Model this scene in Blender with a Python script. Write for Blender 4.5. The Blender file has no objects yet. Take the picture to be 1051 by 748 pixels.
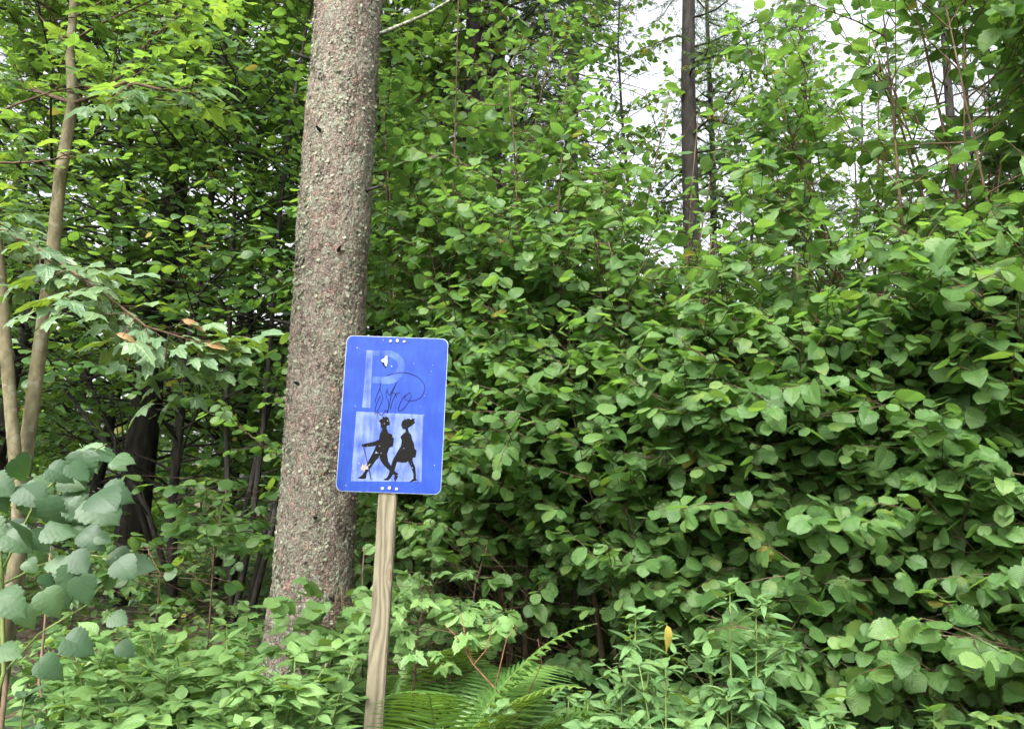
import bpy, bmesh, math, random
import numpy as np
from mathutils import Vector, Matrix, noise
R = math.radians
PI = math.pi
rnd = random.Random(7)
rng = np.random.default_rng(11)
S = bpy.context.scene
COL = S.collection

# ------------------------------------------------------------ camera
F = 794.0
CAM = Vector((0, 0, 1.6))
PITCH, ROLL = R(10.0), R(2.0)
cd = bpy.data.cameras.new('camera'); cam = bpy.data.objects.new('camera', cd); COL.objects.link(cam)
cd.sensor_width = 36.0; cd.lens = F / 1051.0 * 36.0; cd.clip_start = 0.05; cd.clip_end = 2000
MW = Matrix.Translation(CAM) @ Matrix.Rotation(R(90) + PITCH, 4, 'X') @ Matrix.Rotation(ROLL, 4, 'Z')
cam.matrix_world = MW
S.camera = cam
MI = MW.inverted(); M3 = MW.to_3x3(); FWD = M3 @ Vector((0, 0, -1))
MIn = np.array(MI)

def at(px, py, Y):
    d = M3 @ Vector(((px - 525.5) / F, (374 - py) / F, -1.0))
    return CAM + d * (Y / d.y)
def depth(p): return (Vector(p) - CAM).dot(FWD)
def proj(p):
    q = MI @ Vector(p)
    if q.z > -0.05: return (-9999, -9999, -1)
    return (525.5 + F * q.x / -q.z, 374 - F * q.y / -q.z, -q.z)

# ------------------------------------------------------------ world, sun, exposure
SUN_EL, SUN_AZ = 48.0, 205.0      # degrees; azimuth clockwise from +Y: behind the camera, a little to its left
w = bpy.data.worlds.new('World'); S.world = w; w.use_nodes = True
nt = w.node_tree; nt.nodes.clear()
sky = nt.nodes.new('ShaderNodeTexSky'); sky.sky_type = 'NISHITA'; sky.sun_disc = False
sky.sun_elevation = R(SUN_EL); sky.sun_rotation = R(SUN_AZ); sky.dust_density = 6.0; sky.air_density = 1.0; sky.ozone_density = 1.0
hs = nt.nodes.new('ShaderNodeHueSaturation'); hs.inputs['Saturation'].default_value = 0.22
bg = nt.nodes.new('ShaderNodeBackground'); bg.inputs['Strength'].default_value = 0.15
wo = nt.nodes.new('ShaderNodeOutputWorld')
nt.links.new(sky.outputs[0], hs.inputs['Color']); nt.links.new(hs.outputs[0], bg.inputs['Color']); nt.links.new(bg.outputs[0], wo.inputs[0])
sd = bpy.data.lights.new('sun', 'SUN'); sun = bpy.data.objects.new('sun', sd); COL.objects.link(sun)
sd.energy = 1.3; sd.angle = R(28); sd.color = (1.0, 0.97, 0.92)
az, el = R(SUN_AZ), R(SUN_EL)
sdir = Vector((math.sin(az) * math.cos(el), math.cos(az) * math.cos(el), math.sin(el)))
sun.rotation_euler = sdir.to_track_quat('Z', 'Y').to_euler()
S.view_settings.view_transform = 'Standard'; S.view_settings.look = 'None'
S.view_settings.exposure = 2.05; S.view_settings.gamma = 1.0; S.view_settings.use_curve_mapping = False
try:
    S.cycles.max_bounces = 5; S.cycles.diffuse_bounces = 4; S.cycles.transmission_bounces = 3; S.cycles.glossy_bounces = 2
    S.cycles.use_denoising = True; S.cycles.use_adaptive_sampling = True; S.cycles.adaptive_threshold = 0.03; S.cycles.sample_clamp_indirect = 6
except Exception: pass

# ------------------------------------------------------------ materials
def newmat(name):
    m = bpy.data.materials.new(name); m.use_nodes = True
    n = m.node_tree; n.nodes.clear()
    return m, n, n.nodes, n.links
def nd(ns, t, **k):
    x = ns.new(t)
    for a, b in k.items(): setattr(x, a, b)
    return x
def mth(ns, ls, op, a, b=None, c=None):
    x = ns.new('ShaderNodeMath'); x.operation = op
    for i, v in enumerate((a, b, c)):
        if v is None: continue
        if isinstance(v, (int, float)): x.inputs[i].default_value = v
        else: ls.new(v, x.inputs[i])
    return x.outputs[0]
def ramp(ns, ls, src, stops):
    r = ns.new('ShaderNodeValToRGB'); ls.new(src, r.inputs[0])
    e = r.color_ramp.elements
    while len(e) < len(stops): e.new(0.5)
    for i, (p, c) in enumerate(stops):
        e[i].position = p; e[i].color = (*c, 1)
    return r.outputs[0]
def mixc(ns, ls, f, a, b, mode='MIX'):
    x = ns.new('ShaderNodeMix'); x.data_type = 'RGBA'; x.blend_type = mode
    for sock, v in ((x.inputs[0], f), (x.inputs[6], a), (x.inputs[7], b)):
        if isinstance(v, (int, float)): sock.default_value = v
        elif isinstance(v, tuple): sock.default_value = (*v, 1) if len(v) == 3 else v
        else: ls.new(v, sock)
    return x.outputs[2]

def leaf_mat(name, lo, mid, hi, dry=(0.42, 0.30, 0.03), dryat=0.985, trans=0.42, tcol=(0.17, 0.30, 0.02), rough=0.42, veins=8.0, spec=0.4, vstr=.4, vcol=(0.18, 0.28, 0.08), spots=False):
    m, n, ns, ls = newmat(name)
    a = nd(ns, 'ShaderNodeAttribute', attribute_name='tint')
    c = ramp(ns, ls, a.outputs['Fac'], [(0.0, lo), (0.5, mid), (dryat - 0.01, hi), (dryat, dry)])
    geo = nd(ns, 'ShaderNodeNewGeometry')
    nz = nd(ns, 'ShaderNodeTexNoise'); nz.inputs['Scale'].default_value = 38; nz.inputs['Detail'].default_value = 2
    ls.new(geo.outputs['Position'], nz.inputs['Vector'])
    k = mth(ns, ls, 'MULTIPLY_ADD', nz.outputs[0], 0.5, 0.75)
    c = mixc(ns, ls, 1.0, c, k, 'MULTIPLY')
    tc = ramp(ns, ls, a.outputs['Fac'], [(0.0, tuple(v * 0.75 for v in tcol)), (0.5, tcol), (dryat - 0.01, (tcol[0] * 1.5, tcol[1] * 1.2, tcol[2])), (dryat, dry)])
    if spots:
        n3 = nd(ns, 'ShaderNodeTexNoise'); n3.inputs['Scale'].default_value = 70; n3.inputs['Detail'].default_value = 2; ls.new(geo.outputs['Position'], n3.inputs['Vector'])
        sf = ramp(ns, ls, n3.outputs[0], [(.70, (0, 0, 0)), (.73, (1, 1, 1))]); c = mixc(ns, ls, mth(ns, ls, 'MULTIPLY', sf, .8), c, (.12, .075, .03))
        n4 = nd(ns, 'ShaderNodeTexNoise'); n4.inputs['Scale'].default_value = 9; n4.inputs['Detail'].default_value = 1; ls.new(geo.outputs['Position'], n4.inputs['Vector'])
        yf = ramp(ns, ls, n4.outputs[0], [(.60, (0, 0, 0)), (.78, (1, 1, 1))]); c = mixc(ns, ls, mth(ns, ls, 'MULTIPLY', yf, .5), c, (.22, .26, .05))
    nrm = None
    if veins:
        uv = nd(ns, 'ShaderNodeUVMap', uv_map='UVMap'); sp = nd(ns, 'ShaderNodeSeparateXYZ'); ls.new(uv.outputs[0], sp.inputs[0])
        au = mth(ns, ls, 'ABSOLUTE', sp.outputs[0])
        t = mth(ns, ls, 'MULTIPLY', mth(ns, ls, 'SUBTRACT', sp.outputs[1], mth(ns, ls, 'MULTIPLY', au, 0.55)), veins)
        fr = mth(ns, ls, 'PINGPONG', t, 0.5)             # 0 on a vein
        side = mth(ns, ls, 'LESS_THAN', fr, 0.07)
        midr = mth(ns, ls, 'LESS_THAN', au, 0.035)
        v = mth(ns, ls, 'MAXIMUM', side, midr)
        c = mixc(ns, ls, mth(ns, ls, 'MULTIPLY', v, vstr * .8), c, vcol)
        tc = mixc(ns, ls, mth(ns, ls, 'MULTIPLY', v, 0.35), tc, (0.08, 0.12, 0.01))
        bp = nd(ns, 'ShaderNodeBump'); bp.inputs['Strength'].default_value = vstr; bp.inputs['Distance'].default_value = 0.004
        ls.new(mth(ns, ls, 'POWER', fr, 0.6), bp.inputs['Height']); nrm = bp.outputs[0]
    p = nd(ns, 'ShaderNodeBsdfPrincipled'); ls.new(c, p.inputs['Base Color'])
    p.inputs['Roughness'].default_value = rough; p.inputs['Specular IOR Level'].default_value = spec
    tr = nd(ns, 'ShaderNodeBsdfTranslucent'); ls.new(tc, tr.inputs[0])
    if nrm: ls.new(nrm, p.inputs['Normal']); ls.new(nrm, tr.inputs['Normal'])
    mx = nd(ns, 'ShaderNodeMixShader'); mx.inputs[0].default_value = trans
    o = nd(ns, 'ShaderNodeOutputMaterial')
    ls.new(p.outputs[0], mx.inputs[1]); ls.new(tr.outputs[0], mx.inputs[2]); ls.new(mx.outputs[0], o.inputs[0])
    return m

def bark_mat(name, c1, c2, c3=None, scale=30, stretch=0.25, bump=0.6, lich=0.0, lcol=(0.30, 0.36, 0.26)):
    m, n, ns, ls = newmat(name)
    tc = nd(ns, 'ShaderNodeTexCoord'); mp = nd(ns, 'ShaderNodeMapping'); mp.inputs['Scale'].default_value = (1, 1, stretch)
    ls.new(tc.outputs['Object'], mp.inputs[0])
    nz = nd(ns, 'ShaderNodeTexNoise'); nz.inputs['Scale'].default_value = scale; nz.inputs['Detail'].default_value = 6; nz.inputs['Roughness'].default_value = 0.65
    ls.new(mp.outputs[0], nz.inputs['Vector'])
    c = ramp(ns, ls, nz.outputs[0], [(0.32, c1), (0.5, c2), (0.68, c3 or c2)])
    if lich:
        n2 = nd(ns, 'ShaderNodeTexNoise'); n2.inputs['Scale'].default_value = scale * 0.9; n2.inputs['Detail'].default_value = 4
        ls.new(tc.outputs['Object'], n2.inputs['Vector'])
        f = ramp(ns, ls, n2.outputs[0], [(0.60 - lich * 0.2, (0, 0, 0)), (0.64 - lich * 0.2, (1, 1, 1))])
        c = mixc(ns, ls, f, c, lcol)
    p = nd(ns, 'ShaderNodeBsdfPrincipled'); ls.new(c, p.inputs['Base Color']); p.inputs['Roughness'].default_value = 0.9; p.inputs['Specular IOR Level'].default_value = 0.2
    b = nd(ns, 'ShaderNodeBump'); b.inputs['Strength'].default_value = bump; b.inputs['Distance'].default_value = 0.01
    ls.new(nz.outputs[0], b.inputs['Height']); ls.new(b.outputs[0], p.inputs['Normal'])
    o = nd(ns, 'ShaderNodeOutputMaterial'); ls.new(p.outputs[0], o.inputs[0])
    return m
def plain(name, col, rough=0.6, metal=0.0, var=0.0, vs=60, spec=.5):
    m, n, ns, ls = newmat(name)
    p = nd(ns, 'ShaderNodeBsdfPrincipled'); p.inputs['Roughness'].default_value = rough; p.inputs['Metallic'].default_value = metal; p.inputs['Specular IOR Level'].default_value = spec
    nz = nd(ns, 'ShaderNodeTexNoise'); nz.inputs['Scale'].default_value = vs; nz.inputs['Detail'].default_value = 4
    tc = nd(ns, 'ShaderNodeTexCoord'); ls.new(tc.outputs['Object'], nz.inputs['Vector'])
    k = mth(ns, ls, 'MULTIPLY_ADD', nz.outputs[0], var * 2, 1 - var)
    ls.new(mixc(ns, ls, 1.0, col, k, 'MULTIPLY'), p.inputs['Base Color'])
    o = nd(ns, 'ShaderNodeOutputMaterial'); ls.new(p.outputs[0], o.inputs[0])
    return m

M = {}
M['hazel'] = leaf_mat('hazel_leaf', (0.045, 0.110, 0.032), (0.082, 0.168, 0.050), (0.15, 0.245, 0.075), dryat=.994, dry=(.26, .24, .05), tcol=(.165, .33, .05), trans=.5, spots=True)
M['hazel_far'] = leaf_mat('hazel_leaf_far', (0.036, 0.090, 0.027), (0.062, 0.136, 0.038), (0.11, 0.19, 0.055), veins=0, dryat=.994, dry=(.24, .22, .04), tcol=(.165, .31, .04), trans=.5)
M['maple'] = leaf_mat('maple_leaf', (0.046, 0.105, 0.034), (0.075, 0.15, 0.048), (0.12, 0.20, 0.065), veins=0, dryat=.994, dry=(.3,.25,.05), tcol=(.19, .34, .04), trans=.48)
M['maple_pale'] = leaf_mat('maple_leaf_pale', (0.07, 0.13, 0.07), (0.10, 0.17, 0.09), (0.14, 0.21, 0.10), veins=7, trans=0.3)
M['linden'] = leaf_mat('linden_leaf', (0.022, 0.056, 0.024), (0.036, 0.080, 0.034), (0.056, 0.11, 0.042), veins=5, vstr=.10, dry=(.08, .15, .06), dryat=.97, vcol=(.12, .19, .07), trans=0.33, tcol=(0.09, 0.20, 0.03), rough=0.5)
M['herb'] = leaf_mat('herb_leaf', (0.07, 0.155, 0.05), (0.11, 0.215, 0.065), (0.17, 0.29, 0.09), veins=9, tcol=(0.2, 0.36, 0.05), trans=0.35)
M['nettle'] = leaf_mat('nettle_leaf', (0.065, 0.15, 0.055), (0.10, 0.205, 0.075), (0.15, 0.26, 0.095), veins=9, trans=0.35, dryat=0.995)
M['fern'] = leaf_mat('fern_leaf', (0.055, 0.13, 0.03), (0.085, 0.18, 0.04), (0.13, 0.23, 0.05), veins=0, trans=0.35)
M['needle'] = leaf_mat('needle', (0.016, 0.038, 0.018), (0.026, 0.055, 0.025), (0.04, 0.075, 0.03), veins=0, trans=0.15, tcol=(0.05, 0.09, 0.02), rough=0.55)
M['larch'] = leaf_mat('larch_needle', (0.03, 0.065, 0.022), (0.045, 0.09, 0.03), (0.065, 0.12, 0.035), veins=0, trans=0.3, tcol=(0.1, 0.17, 0.03), rough=0.55)
M['brown_leaf'] = leaf_mat('withered_leaf', (0.20, 0.10, 0.04), (0.26, 0.14, 0.06), (0.3, 0.18, 0.08), trans=0.2, tcol=(0.2, 0.1, 0.03), veins=7)
M['yellow_leaf'] = leaf_mat('yellow_leaf', (0.36, 0.30, 0.06), (0.42, 0.36, 0.08), (0.45, 0.38, 0.1), trans=0.3, tcol=(0.5, 0.4, 0.03), veins=8)
def spruce_bark():
    m, n, ns, ls = newmat('spruce_bark'); tc = nd(ns, 'ShaderNodeTexCoord')
    dn = nd(ns, 'ShaderNodeTexNoise'); dn.inputs['Scale'].default_value = 30; dn.inputs['Detail'].default_value = 3; ls.new(tc.outputs['Object'], dn.inputs[0])
    v = nd(ns, 'ShaderNodeVectorMath', operation='MULTIPLY_ADD'); ls.new(dn.outputs['Color'], v.inputs[0]); v.inputs[1].default_value = (.055, .055, .09); ls.new(tc.outputs['Object'], v.inputs[2])
    mp = nd(ns, 'ShaderNodeMapping'); mp.inputs['Scale'].default_value = (1, 1, .38); ls.new(v.outputs[0], mp.inputs[0])
    vo = nd(ns, 'ShaderNodeTexVoronoi'); vo.inputs['Scale'].default_value = 62; ls.new(mp.outputs[0], vo.inputs[0])
    ve = nd(ns, 'ShaderNodeTexVoronoi', feature='DISTANCE_TO_EDGE'); ve.inputs['Scale'].default_value = 62; ls.new(mp.outputs[0], ve.inputs[0])
    sp = nd(ns, 'ShaderNodeSeparateColor'); ls.new(vo.outputs['Color'], sp.inputs[0])
    big = nd(ns, 'ShaderNodeTexNoise'); big.inputs['Scale'].default_value = 5; big.inputs['Detail'].default_value = 4; ls.new(tc.outputs['Object'], big.inputs[0])
    k = mth(ns, ls, 'ADD', mth(ns, ls, 'MULTIPLY', sp.outputs[0], .75), mth(ns, ls, 'MULTIPLY_ADD', big.outputs[0], 1.4, -.58))
    c = ramp(ns, ls, k, [(0, (.07, .058, .046)), (.18, (.15, .122, .10)), (.38, (.21, .176, .147)), (.58, (.205, .182, .147)), (.76, (.19, .193, .145)), (1, (.26, .27, .205))])
    red = ramp(ns, ls, sp.outputs[1], [(.90, (0, 0, 0)), (.93, (1, 1, 1))]); c = mixc(ns, ls, mth(ns, ls, 'MULTIPLY', red, .6), c, (.26, .155, .125))
    fn = nd(ns, 'ShaderNodeTexNoise'); fn.inputs['Scale'].default_value = 150; fn.inputs['Detail'].default_value = 4; ls.new(tc.outputs['Object'], fn.inputs[0])
    c = mixc(ns, ls, 1.0, c, mth(ns, ls, 'MULTIPLY_ADD', fn.outputs[0], 1.3, .35), 'MULTIPLY')
    e = ramp(ns, ls, ve.outputs[0], [(.0, (.55, .5, .48)), (.10, (1, 1, 1))]); c = mixc(ns, ls, 1.0, c, e, 'MULTIPLY')
    h = mth(ns, ls, 'ADD', mth(ns, ls, 'MINIMUM', mth(ns, ls, 'MULTIPLY', ve.outputs[0], 3), .8), mth(ns, ls, 'ADD', mth(ns, ls, 'MULTIPLY', fn.outputs[0], .9), mth(ns, ls, 'MULTIPLY', sp.outputs[2], .8)))
    b = nd(ns, 'ShaderNodeBump'); b.inputs['Strength'].default_value = 1.0; b.inputs['Distance'].default_value = .007; ls.new(h, b.inputs['Height'])
    p = nd(ns, 'ShaderNodeBsdfPrincipled'); ls.new(c, p.inputs['Base Color']); ls.new(b.outputs[0], p.inputs['Normal']); p.inputs['Roughness'].default_value = .92; p.inputs['Specular IOR Level'].default_value = .15
    o = nd(ns, 'ShaderNodeOutputMaterial'); ls.new(p.outputs[0], o.inputs[0]); return m
M['bark_spruce'] = spruce_bark()
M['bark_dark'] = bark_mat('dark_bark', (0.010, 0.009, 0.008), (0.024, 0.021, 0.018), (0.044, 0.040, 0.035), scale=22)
M['bark_grey'] = bark_mat('grey_bark', (0.06, 0.05, 0.04), (0.13, 0.11, 0.09), (0.2, 0.17, 0.14), scale=26, lich=0.3)
M['bark_sap'] = bark_mat('sapling_bark', (0.065, 0.058, 0.034), (0.13, 0.115, 0.066), (0.19, 0.165, 0.10), scale=24, stretch=0.5, bump=0.5, lich=.03, lcol=(.17,.16,.11))
M['twig'] = bark_mat('twig_bark', (0.045, 0.03, 0.02), (0.08, 0.055, 0.035), (0.13, 0.09, 0.05), scale=60, bump=0.2)
M['twig_red'] = bark_mat('bramble_stem', (0.10, 0.04, 0.028), (0.15, 0.065, 0.04), (0.18, 0.10, 0.055), scale=60, bump=0.2)
M['stem'] = bark_mat('green_stem', (0.08, 0.12, 0.035), (0.12, 0.17, 0.05), (0.16, 0.2, 0.07), scale=30, bump=0.1)
M['stem_tan'] = bark_mat('dry_stem', (0.08, 0.055, 0.035), (0.14, 0.10, 0.065), (0.2, 0.15, 0.10), scale=30, bump=0.1)
M['lichen'] = leaf_mat('lichen', (0.10, 0.10, 0.074), (0.16, 0.168, 0.12), (0.235, 0.25, 0.18), dry=(0.2, 0.13, 0.10), dryat=0.975, trans=0.05, tcol=(0.2, 0.25, 0.15), veins=0, rough=0.9, spec=0.1)

# ------------------------------------------------------------ mesh helpers
def link(name, me, mat, parent=None):
    o = bpy.data.objects.new(name, me); COL.objects.link(o)
    if mat:
        for m in (mat if isinstance(mat, (list, tuple)) else [mat]): me.materials.append(m)
    if parent: o.parent = parent
    return o
def tag(o, label=None, cat=None, group=None, kind=None):
    if label: o['label'] = label
    if cat: o['category'] = cat
    if group: o['group'] = group
    if kind: o['kind'] = kind
    return o
def thing(name, label, cat, loc, group=None):
    o = bpy.data.objects.new(name, None); COL.objects.link(o); o.location = loc; o.empty_display_size = 0.1
    return tag(o, label, cat, group)

class Tubes:
    """collects tapered tubes (world coordinates)"""
    def __init__(s): s.v = []; s.f = []
    def add(s, pts, rad, n=5, cap=True):
        pts = [Vector(p) for p in pts]; k = len(pts); base = len(s.v)
        u = None
        for i, p in enumerate(pts):
            d = (pts[min(i + 1, k - 1)] - pts[max(i - 1, 0)])
            d = d.normalized() if d.length > 1e-9 else Vector((0, 0, 1))
            if u is None: u = d.orthogonal().normalized()
            else:
                u = u - d * u.dot(d); u = u.normalized() if u.length > 1e-6 else d.orthogonal().normalized()
            v = d.cross(u)
            r = rad[i] if isinstance(rad, (list, tuple)) else rad
            for j in range(n):
                a = 2 * PI * j / n; s.v.append(p + (u * math.cos(a) + v * math.sin(a)) * r)
        for i in range(k - 1):
            for j in range(n):
                a = base + i * n + j; b = base + i * n + (j + 1) % n
                s.f.append((a, b, b + n, a + n))
        if cap and n > 2:
            s.f.append(tuple(base + (k - 1) * n + j for j in range(n))); s.f.append(tuple(base + n - 1 - j for j in range(n)))
    def build(s, name, mat, parent=None, smooth=True):
        me = bpy.data.meshes.new(name)
        off = parent.location if parent else Vector((0, 0, 0))
        me.from_pydata([tuple(v - off) for v in s.v], [], s.f)
        if smooth: me.polygons.foreach_set('use_smooth', [True] * len(me.polygons))
        me.update()
        return link(name, me, mat, parent)

# leaf templates: verts (x across, y along 0..1, z normal), faces, uv
def tpl_blade(width, rows, shape, curl, fold, teeth=0.0, cols=2, petiole=0.18, pleat=0.0, seed=0):
    r = random.Random(seed)
    V, UV, Fs = [], [], []
    ncol = 2 * cols + 1
    twist = r.uniform(-.12, .12)
    for i in range(rows + 1):
        t = i / rows; wv = shape(t) * width
        if teeth and 0 < i < rows: wv *= 1 + teeth * (1 if i % 2 else -1)
        for j in range(ncol):
            u = (j - cols) / cols
            x = u * wv; z = -curl * t * t + fold * abs(u) * wv - 0.10 * (u * u) * wv * (1 if fold > 0 else 0)
            z += pleat * math.sin(i * PI) + pleat * (1 if i % 2 else -1) * abs(u) + twist * x * t
            y = t - (0.05 * abs(u) if cols else 0)
            V.append((x, petiole + y * (1 - petiole * 0), z)); UV.append((u, t))
    for i in range(rows):
        for j in range(ncol - 1):
            a = i * ncol + j; Fs.append((a, a + 1, a + 1 + ncol, a + ncol))
    if petiole:
        b = len(V); V += [(-.012, 0, 0), (.012, 0, 0), (0, petiole, 0)]; UV += [(0, 0)] * 3; Fs.append((b, b + 1, b + 2))
    return V, Fs, UV
def hazel_shape(t):
    return .5 * float(np.interp(t, [0, .03, .10, .25, .45, .62, .75, .85, .92, .97, 1], [.15, .42, .68, .92, 1, .98, .86, .62, .34, .13, .01]))
def lime_shape(t):
    return .5 * float(np.interp(t, [0, .04, .10, .22, .38, .52, .56, .70, .80, .90, .96, 1], [.25, .62, .86, 1, .98, .90, .74, .62, .46, .20, .07, .01]))
def lance_shape(t): return 0.5 * (max(0.0, math.sin(PI * t ** 0.72))) ** 1.0 + 0.005
def tpl_maple(seed=0, curl=0.25):
    r = random.Random(seed)
    lobes = [(-125, .50), (-104, .42), (-82, .72), (-66, .55), (-58, .66), (-38, .50), (-18, .80), (-9, .82), (0, 1.0), (9, .82), (18, .80), (38, .50), (58, .66), (66, .55), (82, .72), (104, .42), (125, .50)]
    V = [(0, .18, 0)]; UV = [(0, 0)]; Fs = []
    for ring in (0.5, 1.0):
        for a, rr in lobes:
            rr = rr * (1 + r.uniform(-.05, .05)); rad = (rr * ring if ring == 1 else min(rr * .6, .34)) ; th = R(a)
            x = math.sin(th) * rad; y = math.cos(th) * rad
            lob = 0.05 * math.cos(R(a) * 4.6)
            V.append((x * .62 / .62 * .62, .18 + y * .80, -curl * rad * rad - lob * rad + r.uniform(-.02, .02))); UV.append((x, max(0, y)))
    n = len(lobes)
    for i in range(n - 1):
        Fs.append((0, 1 + i, 2 + i)); Fs.append((1 + i, 1 + n + i, 2 + n + i, 2 + i))
    b = len(V); V += [(-.012, -.15, .02), (.012, -.15, .02), (0, .18, 0)]; UV += [(0, 0)] * 3; Fs.append((b, b + 1, b + 2))
    return V, Fs, UV
def tpl_sprig(n=16, ln=0.16, spread=50, seed=0, flat=0.5, w=0.012):
    r = random.Random(seed); V, UV, Fs = [], [], []
    for i in range(n):
        t = (i + .5) / n; a = r.uniform(0, 2 * PI); sp = R(spread + r.uniform(-12, 12))
        d = Vector((math.cos(a) * math.sin(sp), math.cos(sp), math.sin(a) * math.sin(sp) * flat)).normalized()
        b = Vector((0, t * .9, 0)); q = d.orthogonal().normalized() * w
        k = len(V); V += [tuple(b - q), tuple(b + q), tuple(b + d * ln * r.uniform(.8, 1.15))]; UV += [(0, 0)] * 3; Fs.append((k, k + 1, k + 2))
    k = len(V); V += [(-.008, 0, 0), (.008, 0, 0), (0, 1, 0)]; UV += [(0, 0)] * 3; Fs.append((k, k + 1, k + 2))
    return V, Fs, UV

T = {
 'hazel': [tpl_blade(0.90, 10, hazel_shape, c, f, teeth=.055, cols=2, pleat=.008, seed=i) for i, (c, f) in enumerate([(.12, .10), (.28, .16), (.05, .22), (.2, -.05), (.38, .05), (.6, .35), (-.1, .3)])],
 'hazel_mid': [tpl_blade(0.88, 6, hazel_shape, c, f, teeth=.04, cols=1, seed=i) for i, (c, f) in enumerate([(.12, .15), (.28, .2), (.2, -.08)])],
 'hazel_far': [tpl_blade(0.80, 3, hazel_shape, c, f, cols=1, petiole=0, seed=i) for i, (c, f) in enumerate([(.12, .2), (.3, .1)])],
 'linden': [tpl_blade(1.0, 14, lime_shape, c, f, teeth=.05, cols=3, petiole=.22, pleat=.0, seed=i) for i, (c, f) in enumerate([(.2, .12), (.45, .22), (.12, .05), (.3, -.1), (.55, .1)])],
 'lance': [tpl_blade(0.40, 8, lance_shape, c, f, teeth=.05, cols=1, petiole=.1, seed=i) for i, (c, f) in enumerate([(.15, .25), (.35, .3), (.5, .2), (.05, .15)])],
 'ovate': [tpl_blade(0.62, 7, lance_shape, c, f, teeth=.04, cols=2, petiole=.15, seed=i) for i, (c, f) in enumerate([(.15, .2), (.3, .25), (.45, .1)])],
 'maple': [tpl_maple(i, c) for i, c in enumerate([.05, .16, .3])],
 'spruce': [tpl_sprig(18, .17, 52, i, .5) for i in range(3)],
 'larch': [tpl_sprig(20, .22, 62, i, .9, .022) for i in range(3)],
}
TN = {}
for k, L in T.items():
    TN[k] = [(np.array(V, float), Fs, np.array(U, float)) for V, Fs, U in L]

class Leaves:
    def __init__(s): s.P = []; s.D = []; s.N = []; s.S = []; s.T = []
    def add(s, p, d, n, size, tint=None):
        s.P.append(p); s.D.append(d); s.N.append(n); s.S.append(size); s.T.append(rnd.random() if tint is None else tint)
    def build(s, name, tpl, mat, parent=None, smooth=False):
        if not s.P: return None
        P = np.array([tuple(p) for p in s.P]); D = np.array([tuple(p) for p in s.D]); N = np.array([tuple(p) for p in s.N]); Z = np.array(s.S); Ti = np.array(s.T)
        off = np.array(parent.location) if parent else np.zeros(3)
        D /= np.linalg.norm(D, axis=1)[:, None] + 1e-9
        X = np.cross(D, N); X /= np.linalg.norm(X, axis=1)[:, None] + 1e-9
        N = np.cross(X, D)
        tl = TN[tpl]; pick = rng.integers(0, len(tl), len(P))
        VV, LV, LT, UVs, TT = [], [], [], [], []; base = 0
        for ti, (tv, tf, tu) in enumerate(tl):
            ix = np.where(pick == ti)[0]
            if not len(ix): continue
            m = len(tv); wx = rng.uniform(.88, 1.1, len(ix))
            v = (P[ix][:, None, :] - off + Z[ix][:, None, None] * ((tv[None, :, 0] * wx[:, None])[:, :, None] * X[ix][:, None, :] + tv[None, :, 1, None] * D[ix][:, None, :] + tv[None, :, 2, None] * N[ix][:, None, :]))
            VV.append(v.reshape(-1, 3))
            fl = np.concatenate([np.array(f) for f in tf]); ft = np.array([len(f) for f in tf])
            LV.append((fl[None, :] + (base + np.arange(len(ix)) * m)[:, None]).ravel())
            LT.append(np.tile(ft, len(ix))); UVs.append(np.tile(tu[fl], (len(ix), 1))); TT.append(np.repeat(Ti[ix], m))
            base += m * len(ix)
        VV = np.concatenate(VV); LV = np.concatenate(LV); LT = np.concatenate(LT); UVs = np.concatenate(UVs); TT = np.concatenate(TT)
        me = bpy.data.meshes.new(name)
        me.vertices.add(len(VV)); me.vertices.foreach_set('co', VV.astype(np.float32).ravel())
        me.loops.add(len(LV)); me.loops.foreach_set('vertex_index', LV.astype(np.int32))
        me.polygons.add(len(LT)); st = np.concatenate([[0], np.cumsum(LT)[:-1]])
        me.polygons.foreach_set('loop_start', st.astype(np.int32)); me.polygons.foreach_set('loop_total', LT.astype(np.int32))
        me.polygons.foreach_set('use_smooth', np.full(len(LT), bool(smooth)))
        uv = me.uv_layers.new(name='UVMap'); uv.data.foreach_set('uv', UVs.astype(np.float32).ravel())
        at_ = me.attributes.new('tint', 'FLOAT', 'POINT'); at_.data.foreach_set('value', TT.astype(np.float32))
        me.update(calc_edges=True)
        return link(name, me, mat, parent)

# ------------------------------------------------------------ what the camera and a step beside it can see
def in_reach(p, m=260, up=900):
    x, y, z = proj(p)
    return z > 0.3 and -m < x < 1051 + m and -up < y < 748 + m
def free(p, pad=16):
    """keep twigs out of the open air between the camera and the sign and the big trunk"""
    x, y, z = proj(p)
    if z < 0: return False
    if z < 4.4:
        c = 321 + (600 - y) * 0.0625; hw = 36 + max(0, y) * 0.008
        if y < 655 and abs(x - c) < hw + pad: return False
    if z < 3.5:
        if 345 - pad < x < 462 + pad and 345 - pad < y < 505 + pad: return False
        if y > 490 and abs(x - (399 - (y - 503) * .06)) < 11 + pad: return False
    return True
GAPS = []      # (px, py, rx, ry, keep) : places where the wood is thin and the sky stands open
def thin(p):
    if not GAPS: return True
    x, y, z = proj(p)
    for gx, gy, rx, ry, keep, zmin in GAPS:
        if z > zmin:
            d = ((x - gx) / rx) ** 2 + ((y - gy) / ry) ** 2
            if d < 1 and rnd.random() > keep + (1 - keep) * d ** 2: return False
    return True

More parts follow.
